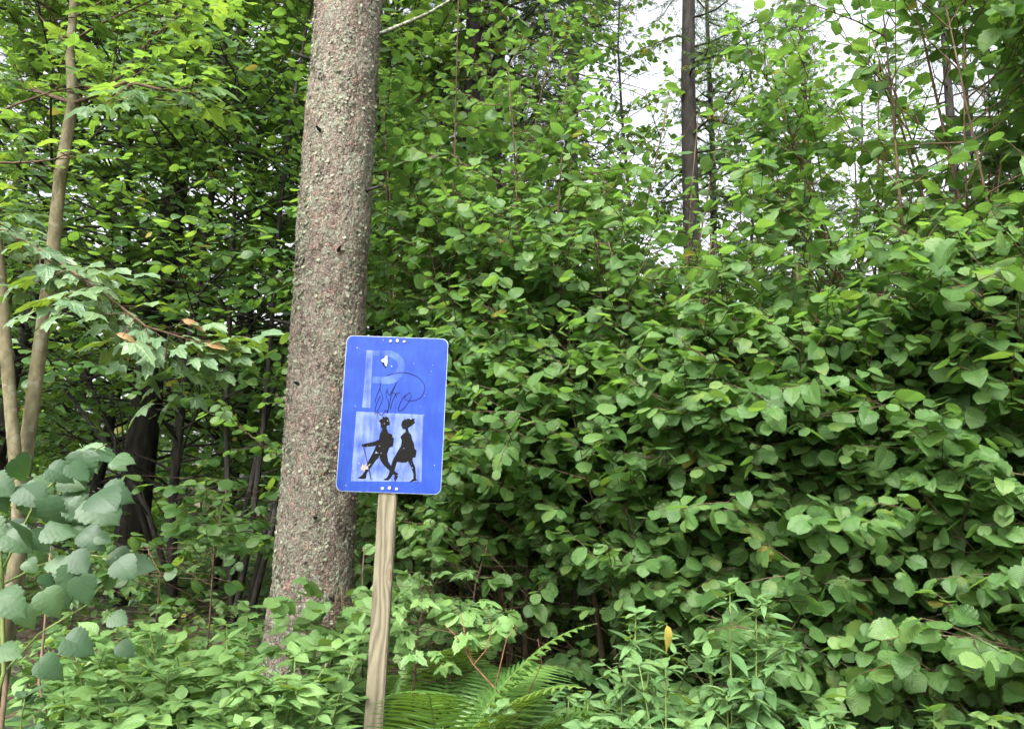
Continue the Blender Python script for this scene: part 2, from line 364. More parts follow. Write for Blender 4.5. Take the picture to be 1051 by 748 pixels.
def rdir(az, el): return Vector((math.cos(az) * math.cos(el), math.sin(az) * math.cos(el), math.sin(el)))
def curve(p, d, L, k, bend=0.0, wob=0.10, r=rnd):
    """polyline from p along d; bend>0 lifts the end, <0 lets it sag"""
    pts = [Vector(p)]; d = d.normalized()
    for i in range(k):
        d = (d + Vector((r.gauss(0, wob), r.gauss(0, wob), r.gauss(0, wob) + bend / k))).normalized()
        pts.append(pts[-1] + d * L / k)
    return pts
def lerp_path(pts, t):
    f = t * (len(pts) - 1); i = min(int(f), len(pts) - 2); return pts[i].lerp(pts[i + 1], f - i), (pts[i + 1] - pts[i]).normalized()

def spray(tb, lv, p, d, L, ls, space, rad=.003, droop=.35, updir=Vector((0, 0, 1)), jit=.48, tube=True, tintc=None, term=True):
    """a twig with leaves in two ranks"""
    k = max(2, int(L / .12)); pts = curve(p, d, L, k, bend=-.1, wob=.07)
    if tube: tb.add(pts, [rad * (1 - .6 * i / k) for i in range(k + 1)], 3, cap=False)
    n = max(1, int(L / space)); sgn = rnd.choice((-1, 1))
    for i in range(n):
        t = (i + .7) / n if n > 1 else .9
        q, tg = lerp_path(pts, min(1, t)); sgn = -sgn
        side = tg.cross(updir); side = side.normalized() if side.length > .1 else Vector((1, 0, 0))
        dd = (tg * .65 + side * sgn * rnd.uniform(.6, 1.1) + Vector((0, 0, -droop * rnd.uniform(-.1, 2.2))) + Vector((rnd.gauss(0, .2), rnd.gauss(0, .2), 0))).normalized()
        nn = updir + Vector((rnd.gauss(0, jit), rnd.gauss(0, jit) - .25, 0))
        lv.add(q, dd, nn, ls * rnd.choice((.42, .6, .78, .9, 1, 1.08, 1.2, 1.34)) * (1 - .25 * (t > .9)), None if tintc is None else min(.98, max(0, rnd.gauss(tintc, .2))) if rnd.random() > .006 else 1.0)
    if term:
        q, tg = pts[-1], (pts[-1] - pts[-2]).normalized()
        lv.add(q, tg + Vector((0, 0, -droop)), updir + Vector((rnd.gauss(0, jit), rnd.gauss(0, jit), 0)), ls * rnd.uniform(.6, 1), None if tintc is None else min(.98, max(0, rnd.gauss(tintc, .2))))

def woody(name, label, cat, group, base, stems, limbs, limb_len, leaf, size, mats, t0=.15, el=(5, 45), azr=None, tw=(.14, .4), space=.05, droop=.35,
          bend=.0, limb_wob=.10, near=1.2, tintc=.5, trunk_name='trunk', dead=0, stem_n=8, bare=0.25, twig_n=1.0, limb_r=.34, culls=True, thn=True):
    """stems: list of (points, r0, r1); limbs per stem"""
    root = thing(name, label, cat, base, group)
    tk, br, lv = Tubes(), Tubes(), Leaves()
    for pts, r0, r1, *fac in stems:
        nlim = max(3, int(limbs * (fac[0] if fac else 1)))
        k = len(pts); tk.add(pts, [r0 + (r1 - r0) * i / (k - 1) for i in range(k)], stem_n)
        for a in range(nlim):
            t = t0 + (1 - t0) * ((a + rnd.random()) / nlim)
            q, tg = lerp_path(pts, min(.999, t)); rr = r0 + (r1 - r0) * t
            azm = rnd.uniform(0, 2 * PI) if azr is None else R(rnd.uniform(*azr))
            L = limb_len * (1.15 - .75 * max(0, (t - .35) / .65)) * rnd.uniform(.55, 1.15)
            d = rdir(azm, R(rnd.uniform(*el)))
            k2 = max(3, int(L / .22)); lp = curve(q, d, L, k2, bend=bend, wob=limb_wob)
            if culls and not (in_reach(lp[0], 500) or in_reach(lp[-1], 300)): continue
            lr = max(.004, min(rr * .7, limb_r * rr, .012 + L * .008))
            # a limb stops where it would enter the free air in front of the sign or trunk
            cut = len(lp)
            for i_, p_ in enumerate(lp):
                if i_ and (not free(p_, 8) or p_.y < near or p_.z < .02): cut = i_; break
            lp = lp[:cut]
            if len(lp) < 3: continue
            if thn and not thin(lp[-1]): continue
            br.add(lp, [lr * (1 - .75 * i / len(lp)) for i in range(len(lp))], 4, cap=False)
            if dead and rnd.random() < dead: continue
            nt_ = max(2, int(len(lp) * (L / k2) / tw[0] * twig_n))
            for b in range(nt_):
                s = bare + (1 - bare) * (b + rnd.random()) / nt_
                p, tg2 = lerp_path(lp, min(.999, s))
                sd_ = tg2.cross(Vector((0, 0, 1))); sd_ = sd_.normalized() if sd_.length > .05 else Vector((1, 0, 0))
                dd = tg2 * .7 + sd_ * rnd.choice((-1, 1)) * rnd.uniform(.4, 1.0) + Vector((0, 0, rnd.uniform(-.45, .6)))
                l2 = tw[1] * rnd.uniform(.5, 1.2)
                e = p + dd.normalized() * l2
                if e.y < near or p.y < near or e.z < .03: continue
                if not (free(p) and free(e)): continue
                if culls and not in_reach(e): continue
                if thn and not thin(e): continue
                spray(br, lv, p, dd, l2, size, space, rad=.0022 + size * .012, droop=droop, tintc=tintc)
            spray(br, lv, lp[-1], (lp[-1] - lp[-2]), tw[1] * .5, size, space, droop=droop, tintc=tintc) if in_reach(lp[-1]) and thin(lp[-1]) and free(lp[-1], 30) else None
    tk.build(trunk_name, mats[0], root); br.build('branches', mats[1], root)
    lv.build('foliage', leaf, mats[2], root)
    STAT[label[:40]] = len(lv.P)
    return root
STAT = {}

def ground_z(x, y):
    b = min(1, max(0, (y - 1.0) / 1.5)); b = .45 * b * b * (3 - 2 * b)
    return b + 0.10 * noise.noise(Vector((x * .25, y * .25, 3))) + 0.03 * noise.noise(Vector((x, y, 1))) - .02
def upright(px, py, Y, H, lean=(0, 0), k=8, wob=.05, zbase=None):
    """stem standing on the ground that passes behind photo point px,py at distance Y"""
    q = at(px, py, Y); x0 = q.x - lean[0] * q.z; y0 = Y - lean[1] * q.z
    g = ground_z(x0, y0) - .05
    pts = []
    ph = rnd.uniform(0, 6)
    for i in range(k + 1):
        z = g + (H - g) * i / k
        pts.append(Vector((x0 + lean[0] * z + wob * math.sin(ph + z * .9) * min(1, z), y0 + lean[1] * z + wob * math.cos(ph * 2 + z * .7) * min(1, z), z)))
    return pts

# ------------------------------------------------------------ ground
def build_ground():
    xs = np.concatenate([np.linspace(-400, -14, 16), np.linspace(-13, 13, 170), np.linspace(14, 400, 16)])
    ys = np.concatenate([np.linspace(-400, -6, 12), np.linspace(-5, 22, 170), np.linspace(24, 600, 16)])
    V = []; Fs = []
    for y in ys:
        for x in xs:
            z = ground_z(x, y) + (.02 * noise.noise(Vector((x * 5, y * 5, 0))) if abs(x) < 13 and -5 < y < 22 else 0)
            V.append((x, y, z))
    n = len(xs)
    for j in range(len(ys) - 1):
        for i in range(n - 1):
            a = j * n + i; Fs.append((a, a + 1, a + 1 + n, a + n))
    me = bpy.data.meshes.new('ground'); me.from_pydata(V, [], Fs); me.polygons.foreach_set('use_smooth', [True] * len(Fs)); me.update()
    m, n_, ns, ls = newmat('forest_floor')
    tc = nd(ns, 'ShaderNodeTexCoord')
    nz = nd(ns, 'ShaderNodeTexNoise'); nz.inputs['Scale'].default_value = 3; nz.inputs['Detail'].default_value = 8; ls.new(tc.outputs['Object'], nz.inputs[0])
    vo = nd(ns, 'ShaderNodeTexVoronoi'); vo.inputs['Scale'].default_value = 22; ls.new(tc.outputs['Object'], vo.inputs[0])
    c = ramp(ns, ls, nz.outputs[0], [(.35, (.035, .026, .016)), (.5, (.075, .052, .03)), (.65, (.05, .065, .022))])
    c2 = mixc(ns, ls, .5, c, mixc(ns, ls, 1.0, c, vo.outputs['Color'], 'OVERLAY'))
    p = nd(ns, 'ShaderNodeBsdfPrincipled'); p.inputs['Roughness'].default_value = .95; ls.new(c2, p.inputs['Base Color'])
    b = nd(ns, 'ShaderNodeBump'); b.inputs['Distance'].default_value = .03; ls.new(vo.outputs['Distance'], b.inputs['Height']); ls.new(b.outputs[0], p.inputs['Normal'])
    o = nd(ns, 'ShaderNodeOutputMaterial'); ls.new(p.outputs[0], o.inputs[0])
    return tag(link('ground', me, m), 'brown forest floor with leaf litter under the bushes', 'ground', kind='structure')
build_ground()

# ------------------------------------------------------------ the big spruce trunk
def big_spruce():
    Y = 4.3
    keys = [(640, 317, 88), (600, 321, 82), (450, 330.5, 76), (200, 344.5, 73), (0, 358.5, 67)]
    pts = []
    for py, px, wd in keys:
        p = at(px, py, Y); pts.append((p.z, p.x, wd / 2 / F * depth(p)))
    def cs(z):
        if z <= pts[0][0]:
            k = (pts[0][0] - z); return pts[0][1] - k * .0, pts[0][2] - .012 + .03 * k + .10 * max(0, .5 - z) ** 1.5 * 3
        for (z0, x0, r0), (z1, x1, r1) in zip(pts, pts[1:]):
            if z <= z1: t = (z - z0) / (z1 - z0); return x0 + (x1 - x0) * t, r0 + (r1 - r0) * t - .006
        k = z - pts[-1][0]; return pts[-1][1] + .0 * k, max(.03, pts[-1][2] - .012 * k)
    gx, _ = cs(0)
    root = thing('spruce_tree', 'large spruce with pinkish grey scaly trunk covered in lichen flakes, right behind the blue sign', 'tree', (gx, Y, 0))
    NT, zs = 210, np.concatenate([np.linspace(-.15, 5.6, 820), np.linspace(5.8, 16, 30)])
    V = np.zeros((len(zs), NT, 3))
    for i, z in enumerate(zs):
        cx, r = cs(z)
        for j in range(NT):
            a = 2 * PI * j / NT; ca, sa = math.cos(a), math.sin(a)
            q = Vector((ca * r * 1.0, sa * r * 1.0, z))
            d = 0
            if z < 5.7 and sa < .35:
                s = Vector((q.x * 26, q.y * 26, z * 11)); v1 = noise.noise(s); v2 = noise.noise(s * 2.7); v3 = noise.noise(s * 6.1)
                d = .006 * v1 + .0055 * (1 - 2 * abs(v2)) + .0025 * v3 + .010 * noise.noise(q * 4)
            lob = .012 * math.cos(a * 5 + 1) * max(0, 1 - z) if z > -.2 else 0
            V[i, j] = (cx - gx + ca * (r + d + lob), sa * (r + d + lob), z)
    me = bpy.data.meshes.new('trunk'); Fs = []
    for i in range(len(zs) - 1):
        for j in range(NT): a = i * NT + j; b = i * NT + (j + 1) % NT; Fs.append((a, b, b + NT, a + NT))
    me.from_pydata(V.reshape(-1, 3).tolist(), [], Fs); me.polygons.foreach_set('use_smooth', [True] * len(Fs)); me.update()
    link('trunk', me, M['bark_spruce'], root)
    lv = Leaves()
    for _ in range(26000):
        z = rnd.uniform(.1, 5.3); a = rnd.uniform(PI * .9, PI * 2.1); cx, r = cs(z)
        den = noise.noise(Vector((math.cos(a) * 2.2, math.sin(a) * 2.2, z * 1.7))) * .5 + .5 + .25 * noise.noise(Vector((math.cos(a) * 9, math.sin(a) * 9, z * 7)))
        if rnd.random() > max(.05, (den - .36) * 2.6): continue
        n = Vector((math.cos(a), math.sin(a), 0)); s = rnd.choice((.006, .009, .012, .015, .019, .025))
        d = (Vector((0, 0, 1)) * rnd.choice((-1, -1, 1)) + n * rnd.uniform(.1, .8) + n.cross(Vector((0, 0, 1))) * rnd.uniform(-1, 1)).normalized()
        lv.add(Vector((cx, Y, z)) + n * (r + .003), d, n + Vector((rnd.gauss(0, .4), rnd.gauss(0, .4), rnd.gauss(0, .5))), s)
    lv.build('lichen', 'hazel_far', M['lichen'], root)
    for z, a, L in ((1.45, 4.9, .05), (2.15, 4.2, .04), (2.9, 5.1, .06), (3.6, 4.4, .05), (1.05, 5.4, .04), (3.3, 5.9, .12), (2.5, 3.5, .10), (4.1, 3.6, .12)):
        stb = Tubes(); cx, r = cs(z); n = Vector((math.cos(a), math.sin(a), .15)); c0 = Vector((cx, Y, z)); stb.add([c0 + n * (r - .02), c0 + n * (r + L * .5), c0 + n * (r + L)], [.013, .009, .006], 7)
        stb.build('branch_stub', M['bark_dark'], root)
    # broken thin branch at the upper right of the trunk
    b = Tubes(); p0 = at(384, 38, Y); p1 = at(412, 26, 4.15); p2 = at(440, 14, 4.0); p3 = at(470, -4, 3.9)
    b.add([p0, p1, p2, p3, p3 + Vector((.3, 0, .15))], [.017, .012, .010, .008, .004], 6)
    b.build('dead_branch', bark_mat('branch_lichen', (.07, .06, .045), (.14, .14, .10), (.25, .27, .2), scale=60, lich=.5), root)
    # crown, high above the picture
    br, lv = Tubes(), Leaves()
    for i in range(70):
        z = 6.2 + i * .14; az_ = i * 2.399; L = 2.6 - i * .022
        cx, r = cs(z); lp = curve((cx, Y, z), rdir(az_, R(-8)), L, 6, bend=-.15, wob=.05)
        br.add(lp, [.025, .02, .016, .012, .009, .006, .004], 4, cap=False)
        for k in range(22):
            p, tg = lerp_path(lp, .2 + .8 * k / 22); sd_ = tg.cross(Vector((0, 0, 1)))
            for m_ in range(3): lv.add(p + tg * rnd.uniform(0, .1) + Vector((0, 0, -.1 * m_)), sd_ * rnd.choice((-1, 1)) + tg * .6 + Vector((0, 0, -.6)), Vector((0, 0, 1)), .34)
    br.build('branches', M['bark_dark'], root); lv.build('foliage', 'spruce', M['needle'], root)
    return root
big_spruce()

# ------------------------------------------------------------ the sign
def poly_mesh(name, pts2, y, mat, parent, thick=0.0005):
    """flat outline (x right, z up) with a little thickness, front at -y"""
    bm = bmesh.new(); vs = [bm.verts.new((a, y, b)) for a, b in pts2]
    f = bm.faces.new(vs); bm.normal_update()
    if f.normal.y > 0: f.normal_flip()
    r = bmesh.ops.extrude_face_region(bm, geom=[f])
    for v in [g for g in r['geom'] if isinstance(g, bmesh.types.BMVert)]: v.co.y -= thick
    bmesh.ops.triangulate(bm, faces=bm.faces[:], ngon_method='EAR_CLIP'); bmesh.ops.recalc_face_normals(bm, faces=bm.faces[:])
    me = bpy.data.meshes.new(name); bm.to_mesh(me); bm.free()
    return link(name, me, mat, parent)
def sign():
    W, H = .405, .612; Yd = 3.02
    c = at(403.5, 424.5, Yd)
    root = thing('trail_sign', 'blue sign with faded P and two black walking figures on a wooden post', 'sign', (c.x + .003, Yd, 0))
    # weathered blue paint
    def paint(name, pale, amount, ruststains=False):
        m, n, ns, ls = newmat(name); tc = nd(ns, 'ShaderNodeTexCoord')
        mp = nd(ns, 'ShaderNodeMapping'); mp.inputs['Scale'].default_value = (60, 60, 9); ls.new(tc.outputs['Object'], mp.inputs[0])
        st = nd(ns, 'ShaderNodeTexNoise'); st.inputs['Scale'].default_value = 1; st.inputs['Detail'].default_value = 4; ls.new(mp.outputs[0], st.inputs[0])
        bl = nd(ns, 'ShaderNodeTexNoise'); bl.inputs['Scale'].default_value = 11; bl.inputs['Detail'].default_value = 3; ls.new(tc.outputs['Object'], bl.inputs[0])
        f = mth(ns, ls, 'ADD', mth(ns, ls, 'MULTIPLY_ADD', st.outputs[0], 1.1, -.55), mth(ns, ls, 'MULTIPLY_ADD', bl.outputs[0], 1.9, -.95 + amount))
        f = ramp(ns, ls, f, [(0, (0, 0, 0)), (1, (1, 1, 1))])
        col = mixc(ns, ls, f, (.006, .029, .205), pale)
        sp = nd(ns, 'ShaderNodeTexNoise'); sp.inputs['Scale'].default_value = 120; sp.inputs['Detail'].default_value = 1; ls.new(tc.outputs['Object'], sp.inputs[0])
        s2 = ramp(ns, ls, sp.outputs[0], [(.785, (0, 0, 0)), (.81, (.6, .6, .6))])
        col = mixc(ns, ls, s2, col, (.55, .6, .72))
        p = nd(ns, 'ShaderNodeBsdfPrincipled'); ls.new(col, p.inputs['Base Color']); p.inputs['Roughness'].default_value = .5; p.inputs['Specular IOR Level'].default_value = .22
        o = nd(ns, 'ShaderNodeOutputMaterial'); ls.new(p.outputs[0], o.inputs[0]); return m
    blue = paint('blue_paint', (.014, .052, .27), .25)
    alu = plain('aluminium', (.42, .45, .50), .45, .4, .15); white = plain('white_edge', (.20, .25, .38), .5, 0, .8, 18)
    def rr(w, h, r, n=7):
        o = []
        for cx, cz, a0 in ((w / 2 - r, h / 2 - r, 0), (-w / 2 + r, h / 2 - r, 90), (-w / 2 + r, -h / 2 + r, 180), (w / 2 - r, -h / 2 + r, 270)):
            for i in range(n + 1): a = R(a0 + 90 * i / n); o.append((cx + r * math.cos(a), cz + r * math.sin(a)))
        return o
    def sh(p2): return [(a - .003, b + c.z) for a, b in p2]
    board = poly_mesh('sign_board', sh(rr(W, H, .026)), 0.0, alu, root, .0025)
    bd = poly_mesh('edge', sh(rr(W - .001, H - .001, .026)), -.0027, white, board, .0004)
    poly_mesh('blue_face', sh(rr(W - .0045, H - .0045, .0245)), -.0033, blue, board, .0004)
    def uvm(x, y):      # photo pixel to board metres
        dx, dy = x - 358, y - 345; det = 102 * 154.5 + 10 * 4
        u = (dx * 154.5 + 10 * dy) / det; v = (102 * dy - 4 * dx) / det
        return ((u - .5) * W, (.5 - v) * H)
    c1 = lambda L: sh([uvm(360 + x / 8.8, 415 + y / 8.8) for x, y in L])
    c2 = lambda L: sh([uvm(365 + x / 9.35, 350 + y / 9.35) for x, y in L])
    faded = paint('faded_paint', (.15, .205, .41), .44); faded2 = paint('half_faded_paint', (.08, .145, .40), .28)
    poly_mesh('faded_square', c1([(70, 62), (650, 92), (628, 668), (25, 660)]), -.0039, paint('square_paint', (.15, .205, .40), .46), board, .0003)
    poly_mesh('letter', c2([(120, 95), (178, 100), (168, 300), (155, 640), (80, 635), (100, 400)]), -.0039, faded, board, .0003)
    # bowl of the P
    ou = [(180, 100), (350, 100), (420, 135), (465, 190), (478, 250), (462, 320), (420, 380), (370, 412), (300, 418), (172, 405)]
    inn = [(176, 345), (290, 350), (350, 335), (400, 290), (415, 245), (400, 200), (350, 165), (290, 150), (180, 152)]
    poly_mesh('letter', c2(ou + inn), -.0039, faded2, board, .0003)
    blk = plain('black_paint', (.003, .003, .003), .7, 0, .4, 200, .12)
    bn = blk.node_tree.nodes; bl_ = blk.node_tree.links; bp_ = [x for x in bn if x.type == 'BSDF_PRINCIPLED'][0]; src = bp_.inputs['Base Color'].links[0].from_socket
    tn = nd(bn, 'ShaderNodeTexNoise'); tn.inputs['Scale'].default_value = 95; tn.inputs['Detail'].default_value = 3; tcc = nd(bn, 'ShaderNodeTexCoord'); bl_.new(tcc.outputs['Object'], tn.inputs[0])
    bl_.new(mixc(bn, bl_, ramp(bn, bl_, tn.outputs[0], [(.69, (0, 0, 0)), (.72, (1, 1, 1))]), src, (.25, .26, .33)), bp_.inputs['Base Color'])
    man = [(300, 105), (345, 112), (358, 145), (360, 180), (335, 187), (332, 205), (345, 250), (375, 258), (395, 295), (386, 368), (360, 373), (350, 390), (335, 430), (345, 490), (375, 545), (405, 580), (432, 600), (425, 630), (403, 668), (395, 640), (398, 612), (360, 575), (310, 530), (280, 490), (270, 455), (240, 485), (200, 540), (160, 595), (155, 638), (120, 642), (80, 635), (115, 615), (135, 590), (160, 530), (180, 480), (222, 400), (240, 360), (140, 370), (118, 364), (116, 347), (145, 340), (230, 322), (266, 305), (272, 260), (296, 212), (282, 203), (280, 165), (263, 142), (290, 125)]
    wom = [(480, 135), (520, 125), (580, 126), (570, 146), (582, 160), (545, 190), (517, 207), (522, 238), (545, 270), (552, 308), (568, 345), (572, 388), (590, 400), (580, 462), (556, 462), (554, 490), (576, 545), (584, 628), (590, 655), (520, 673), (560, 640), (560, 600), (530, 520), (512, 500), (470, 506), (422, 498), (388, 600), (362, 640), (342, 656), (298, 650), (335, 630), (350, 600), (366, 540), (385, 480), (420, 418), (455, 360), (462, 312), (450, 285), (470, 260), (496, 240), (494, 218), (470, 215), (458, 180), (464, 155)]
    poly_mesh('walking_figure', c1(man), -.0043, blk, board, .0003)
    poly_mesh('walking_figure', c1(wom), -.00435, blk, board, .0003)
    def stroke(name, pts, wd, mat, y=-.0048):
        t = Tubes(); Pp = [Vector((a, y, b)) + root.location for a, b in pts]; t.add(Pp, wd, 5); return t.build(name, mat, board_off(root))
    class BO: pass
    def board_off(r_):
        b_ = BO(); b_.location = r_.location; return r_
    st = stroke('walking_stick', c1([(132, 365), (150, 430), (165, 500), (182, 570), (200, 650)]), .0016, blk); st.parent = board
    ink = plain('dark_ink', (.006, .003, .010), .7, spec=.1)
    scrib = [[(310, 340), (380, 318), (470, 312), (560, 335), (630, 385), (662, 450), (640, 520), (600, 560), (540, 575), (490, 570), (475, 545), (510, 505), (535, 515), (520, 570), (470, 640), (430, 672), (415, 650), (440, 580), (480, 520)],
             [(255, 400), (245, 470), (270, 540), (245, 620), (205, 695), (200, 660), (215, 600), (245, 530)],
             [(248, 450), (210, 540), (198, 590)], [(315, 455), (300, 520), (325, 600), (315, 690)], [(400, 405), (350, 520), (325, 640), (300, 690)],
             [(395, 410), (380, 440), (330, 520), (315, 480)], [(430, 500), (395, 510), (360, 580), (340, 650)], [(230, 745), (225, 680), (260, 710), (300, 660)], [(340, 500), (380, 505), (400, 540)]]
    tt = Tubes()
    for s_ in scrib:
        # smooth the stroke
        P2 = [Vector((*q, 0)) for q in s_]; sm = []
        for i in range(len(P2) - 1):
            a0, a1, a2, a3 = P2[max(i - 1, 0)], P2[i], P2[i + 1], P2[min(i + 2, len(P2) - 1)]
            for k in range(6):
                t_ = k / 6; sm.append(.5 * ((2 * a1) + (a2 - a0) * t_ + (2 * a0 - 5 * a1 + 4 * a2 - a3) * t_ ** 2 + (3 * a1 - a0 - 3 * a2 + a3) * t_ ** 3))
        sm.append(P2[-1])
        tt.add([Vector((a, -.0042, b)) + root.location for a, b in c2([(v.x, v.y) for v in sm])], .0012, 4)
    o = tt.build('graffiti_scribble', ink, root); o.parent = board
    # chips of missing paint, bolts
    wh = plain('bare_metal', (.34, .34, .33), .5, 0, .4, 80)
    poly_mesh('paint_chip', c2([(258, 190), (290, 172), (300, 150), (316, 152), (312, 185), (318, 200), (305, 248), (292, 245), (288, 215), (262, 205)]), -.0045, wh, board, .0004)
    poly_mesh('dark_scratch', c2([(264, 212), (286, 220), (290, 246), (305, 255), (300, 272), (276, 245)]), -.0046, ink, board, .0002)
    poly_mesh('paint_chip', c1([(95, 545), (118, 538), (122, 515), (140, 530), (158, 508), (160, 535), (200, 505), (172, 545), (180, 562), (150, 560), (140, 584), (128, 566), (104, 568), (118, 552)]), -.0049, plain('worn_patch', (.22, .19, .18), .7, 0, .6, 150), board, .0002)
    for z, lab in ((H / 2 - .018, 0), (-H / 2 + .016, 1)):
        for dx in (-.027, 0, .027):
            bm = bmesh.new()
            bmesh.ops.create_cone(bm, cap_ends=True, segments=12 if dx else 6, radius1=.0062 if dx else .007, radius2=.0045 if dx else .006, depth=.004, matrix=Matrix.Translation((dx - .003 + (0.004 if z < 0 else 0), -.0056, c.z + z + (0.003 if dx == 0 else 0))) @ Matrix.Rotation(R(90), 4, 'X'))
            me = bpy.data.meshes.new('bolt'); bm.to_mesh(me); bm.free(); link('bolt', me, alu if dx == 0 else wh, board)
    # wooden post
    m, n, ns, ls = newmat('weathered_wood'); tc = nd(ns, 'ShaderNodeTexCoord')
    mp = nd(ns, 'ShaderNodeMapping'); mp.inputs['Scale'].default_value = (1, 1, .13); ls.new(tc.outputs['Object'], mp.inputs[0])
    dn = nd(ns, 'ShaderNodeTexNoise'); dn.inputs['Scale'].default_value = 9; dn.inputs['Detail'].default_value = 2; ls.new(mp.outputs[0], dn.inputs[0])
    sx = nd(ns, 'ShaderNodeSeparateXYZ'); ls.new(tc.outputs['Object'], sx.inputs[0])
    # rings bend round a knot
    kx = mth(ns, ls, 'SUBTRACT', sx.outputs[0], .018); kz = mth(ns, ls, 'MULTIPLY', mth(ns, ls, 'SUBTRACT', sx.outputs[2], KNOT), .33)
    kd = mth(ns, ls, 'SQRT', mth(ns, ls, 'ADD', mth(ns, ls, 'MULTIPLY', kx, kx), mth(ns, ls, 'MULTIPLY', kz, kz)))
    kk = mth(ns, ls, 'DIVIDE', .0009, mth(ns, ls, 'ADD', kd, .012))
    rg = mth(ns, ls, 'ADD', mth(ns, ls, 'MULTIPLY', sx.outputs[0], 80), mth(ns, ls, 'MULTIPLY', dn.outputs[0], 22))
    rg = mth(ns, ls, 'ADD', rg, mth(ns, ls, 'MULTIPLY', kk, 130))
    sn = mth(ns, ls, 'MULTIPLY_ADD', mth(ns, ls, 'SINE', mth(ns, ls, 'MULTIPLY', rg, 2.6)), .5, .5)
    fn = nd(ns, 'ShaderNodeTexNoise'); fn.inputs['Scale'].default_value = 220; fn.inputs['Detail'].default_value = 3; ls.new(mp.outputs[0], fn.inputs[0])
    g = mth(ns, ls, 'ADD', mth(ns, ls, 'MULTIPLY', sn, .55), mth(ns, ls, 'MULTIPLY', fn.outputs[0], .5))
    col = ramp(ns, ls, g, [(.10, (.065, .054, .034)), (.42, (.13, .113, .072)), (.9, (.19, .167, .11))])
    kn = ramp(ns, ls, kd, [(.005, (1, 1, 1)), (.011, (0, 0, 0))])
    col = mixc(ns, ls, mth(ns, ls, 'MULTIPLY', kn, .8), col, (.15, .10, .06))
    p = nd(ns, 'ShaderNodeBsdfPrincipled'); ls.new(col, p.inputs['Base Color']); p.inputs['Roughness'].default_value = .85
    b = nd(ns, 'ShaderNodeBump'); b.inputs['Strength'].default_value = .5; b.inputs['Distance'].default_value = .004; ls.new(g, b.inputs['Height']); ls.new(b.outputs[0], p.inputs['Normal'])
    oo = nd(ns, 'ShaderNodeOutputMaterial'); ls.new(p.outputs[0], oo.inputs[0])
    bm = bmesh.new(); w2, d2 = .0345, .05; top = c.z + H / 2 - .03
    bmesh.ops.create_cube(bm, size=1, matrix=Matrix.Translation((-.003, .003 + d2 / 2, (top - .25) / 2)) @ Matrix.Diagonal((w2 * 2, d2, top + .25, 1)))
    bmesh.ops.bevel(bm, geom=bm.edges[:], offset=.004, segments=2, affect='EDGES')
    bmesh.ops.subdivide_edges(bm, edges=[e for e in bm.edges if abs(e.verts[0].co.z - e.verts[1].co.z) > 1], cuts=24)
    for v in bm.verts: v.co.x += .003 * math.sin(v.co.z * 2.4) - (v.co.z - c.z) * -.006; v.co.x += (-.0) ; v.co.x += .0012 * noise.noise(v.co * 9)
    me = bpy.data.meshes.new('post'); bm.to_mesh(me); bm.free()
    link('post', me, m, root)
KNOT = at(395, 590, 3.02).z
sign()

# ------------------------------------------------------------ trees far and middle
def path_px(L, Y):
    """stem through photo points at distance Y, carried down to the ground"""
    P = [at(x, y, Y if not isinstance(Y, (list, tuple)) else Y[i]) for i, (x, y) in enumerate(L)]
    return P
def conifer(name, label, px, py, Y, H, r0, crown0, blen, mats, tpl, size, dens=1.0, el=(-25, 0), deadlow=0, per=5, lean=(0, 0), hang=.5, thn=True, group='conifers in the wood behind the bushes', bmin=.25):
    stem = upright(px, py, Y, H, k=10, wob=.03, lean=lean)
    root = thing(name, label, 'tree', stem[0], group)
    tk, br, lv = Tubes(), Tubes(), Leaves()
    tk.add(stem, [r0 * (1 - .8 * (i / 10) ** 1.3) for i in range(11)], 14)
    z = 1.0; i = 0
    while z < H - .3:
        t = z / H; q, _ = lerp_path(stem, t)
        for k in range(per if z >= crown0 else deadlow):
            az_ = rnd.uniform(0, 2 * PI)
            full = z >= crown0
            L = (blen * max(bmin, 1 - (z - crown0) / (H - crown0)) if full else blen * .55) * rnd.uniform(.6, 1.1)
            lp = curve(q + Vector((0, 0, rnd.uniform(-.15, .15))), rdir(az_, R(rnd.uniform(*el))), L, 5, bend=.3 if full else -.1, wob=.13)
            if not (in_reach(lp[0], 400) or in_reach(lp[-1], 300)): continue
            br.add(lp, [.016, .013, .011, .008, .005, .003], 4, cap=False)
            if not full: 
                for _ in range(2):
                    p, tg = lerp_path(lp, rnd.uniform(.4, .9)); br.add(curve(p, tg + Vector((rnd.gauss(0, .5), rnd.gauss(0, .5), rnd.gauss(0, .3))), L * .35, 3), [.005, .004, .003, .001], 3, cap=False)
                continue
            n = int(L / (size * .34) * dens)
            for b in range(n):
                s = .12 + .88 * (b + rnd.random()) / n; p, tg = lerp_path(lp, min(.999, s))
                sd_ = tg.cross(Vector((0, 0, 1))).normalized() * rnd.choice((-1, 1))
                ln = rnd.uniform(1, 2.6) * size * (1.2 - s * .6); d = sd_ * .9 + tg * .7 + Vector((0, 0, -hang * rnd.uniform(.2, 1.4)))
                d.normalize(); e = p + d * ln
                if not in_reach(e, 200) or (thn and not thin(e)): continue
                m_ = max(1, int(ln / (size * .8)))
                for c_ in range(m_ + 1): lv.add(p + d * (ln * c_ / (m_ + 1)), d + Vector((rnd.gauss(0, .25), rnd.gauss(0, .25), rnd.gauss(0, .2))), Vector((0, 0, 1)), size * rnd.uniform(.8, 1.2))
        z += .34 if z >= crown0 else .5
    tk.build('trunk', mats[0], root); br.build('branches', M['bark_dark'], root); lv.build('foliage', tpl, mats[1], root)
    STAT[label[:40]] = len(lv.P)
    return root

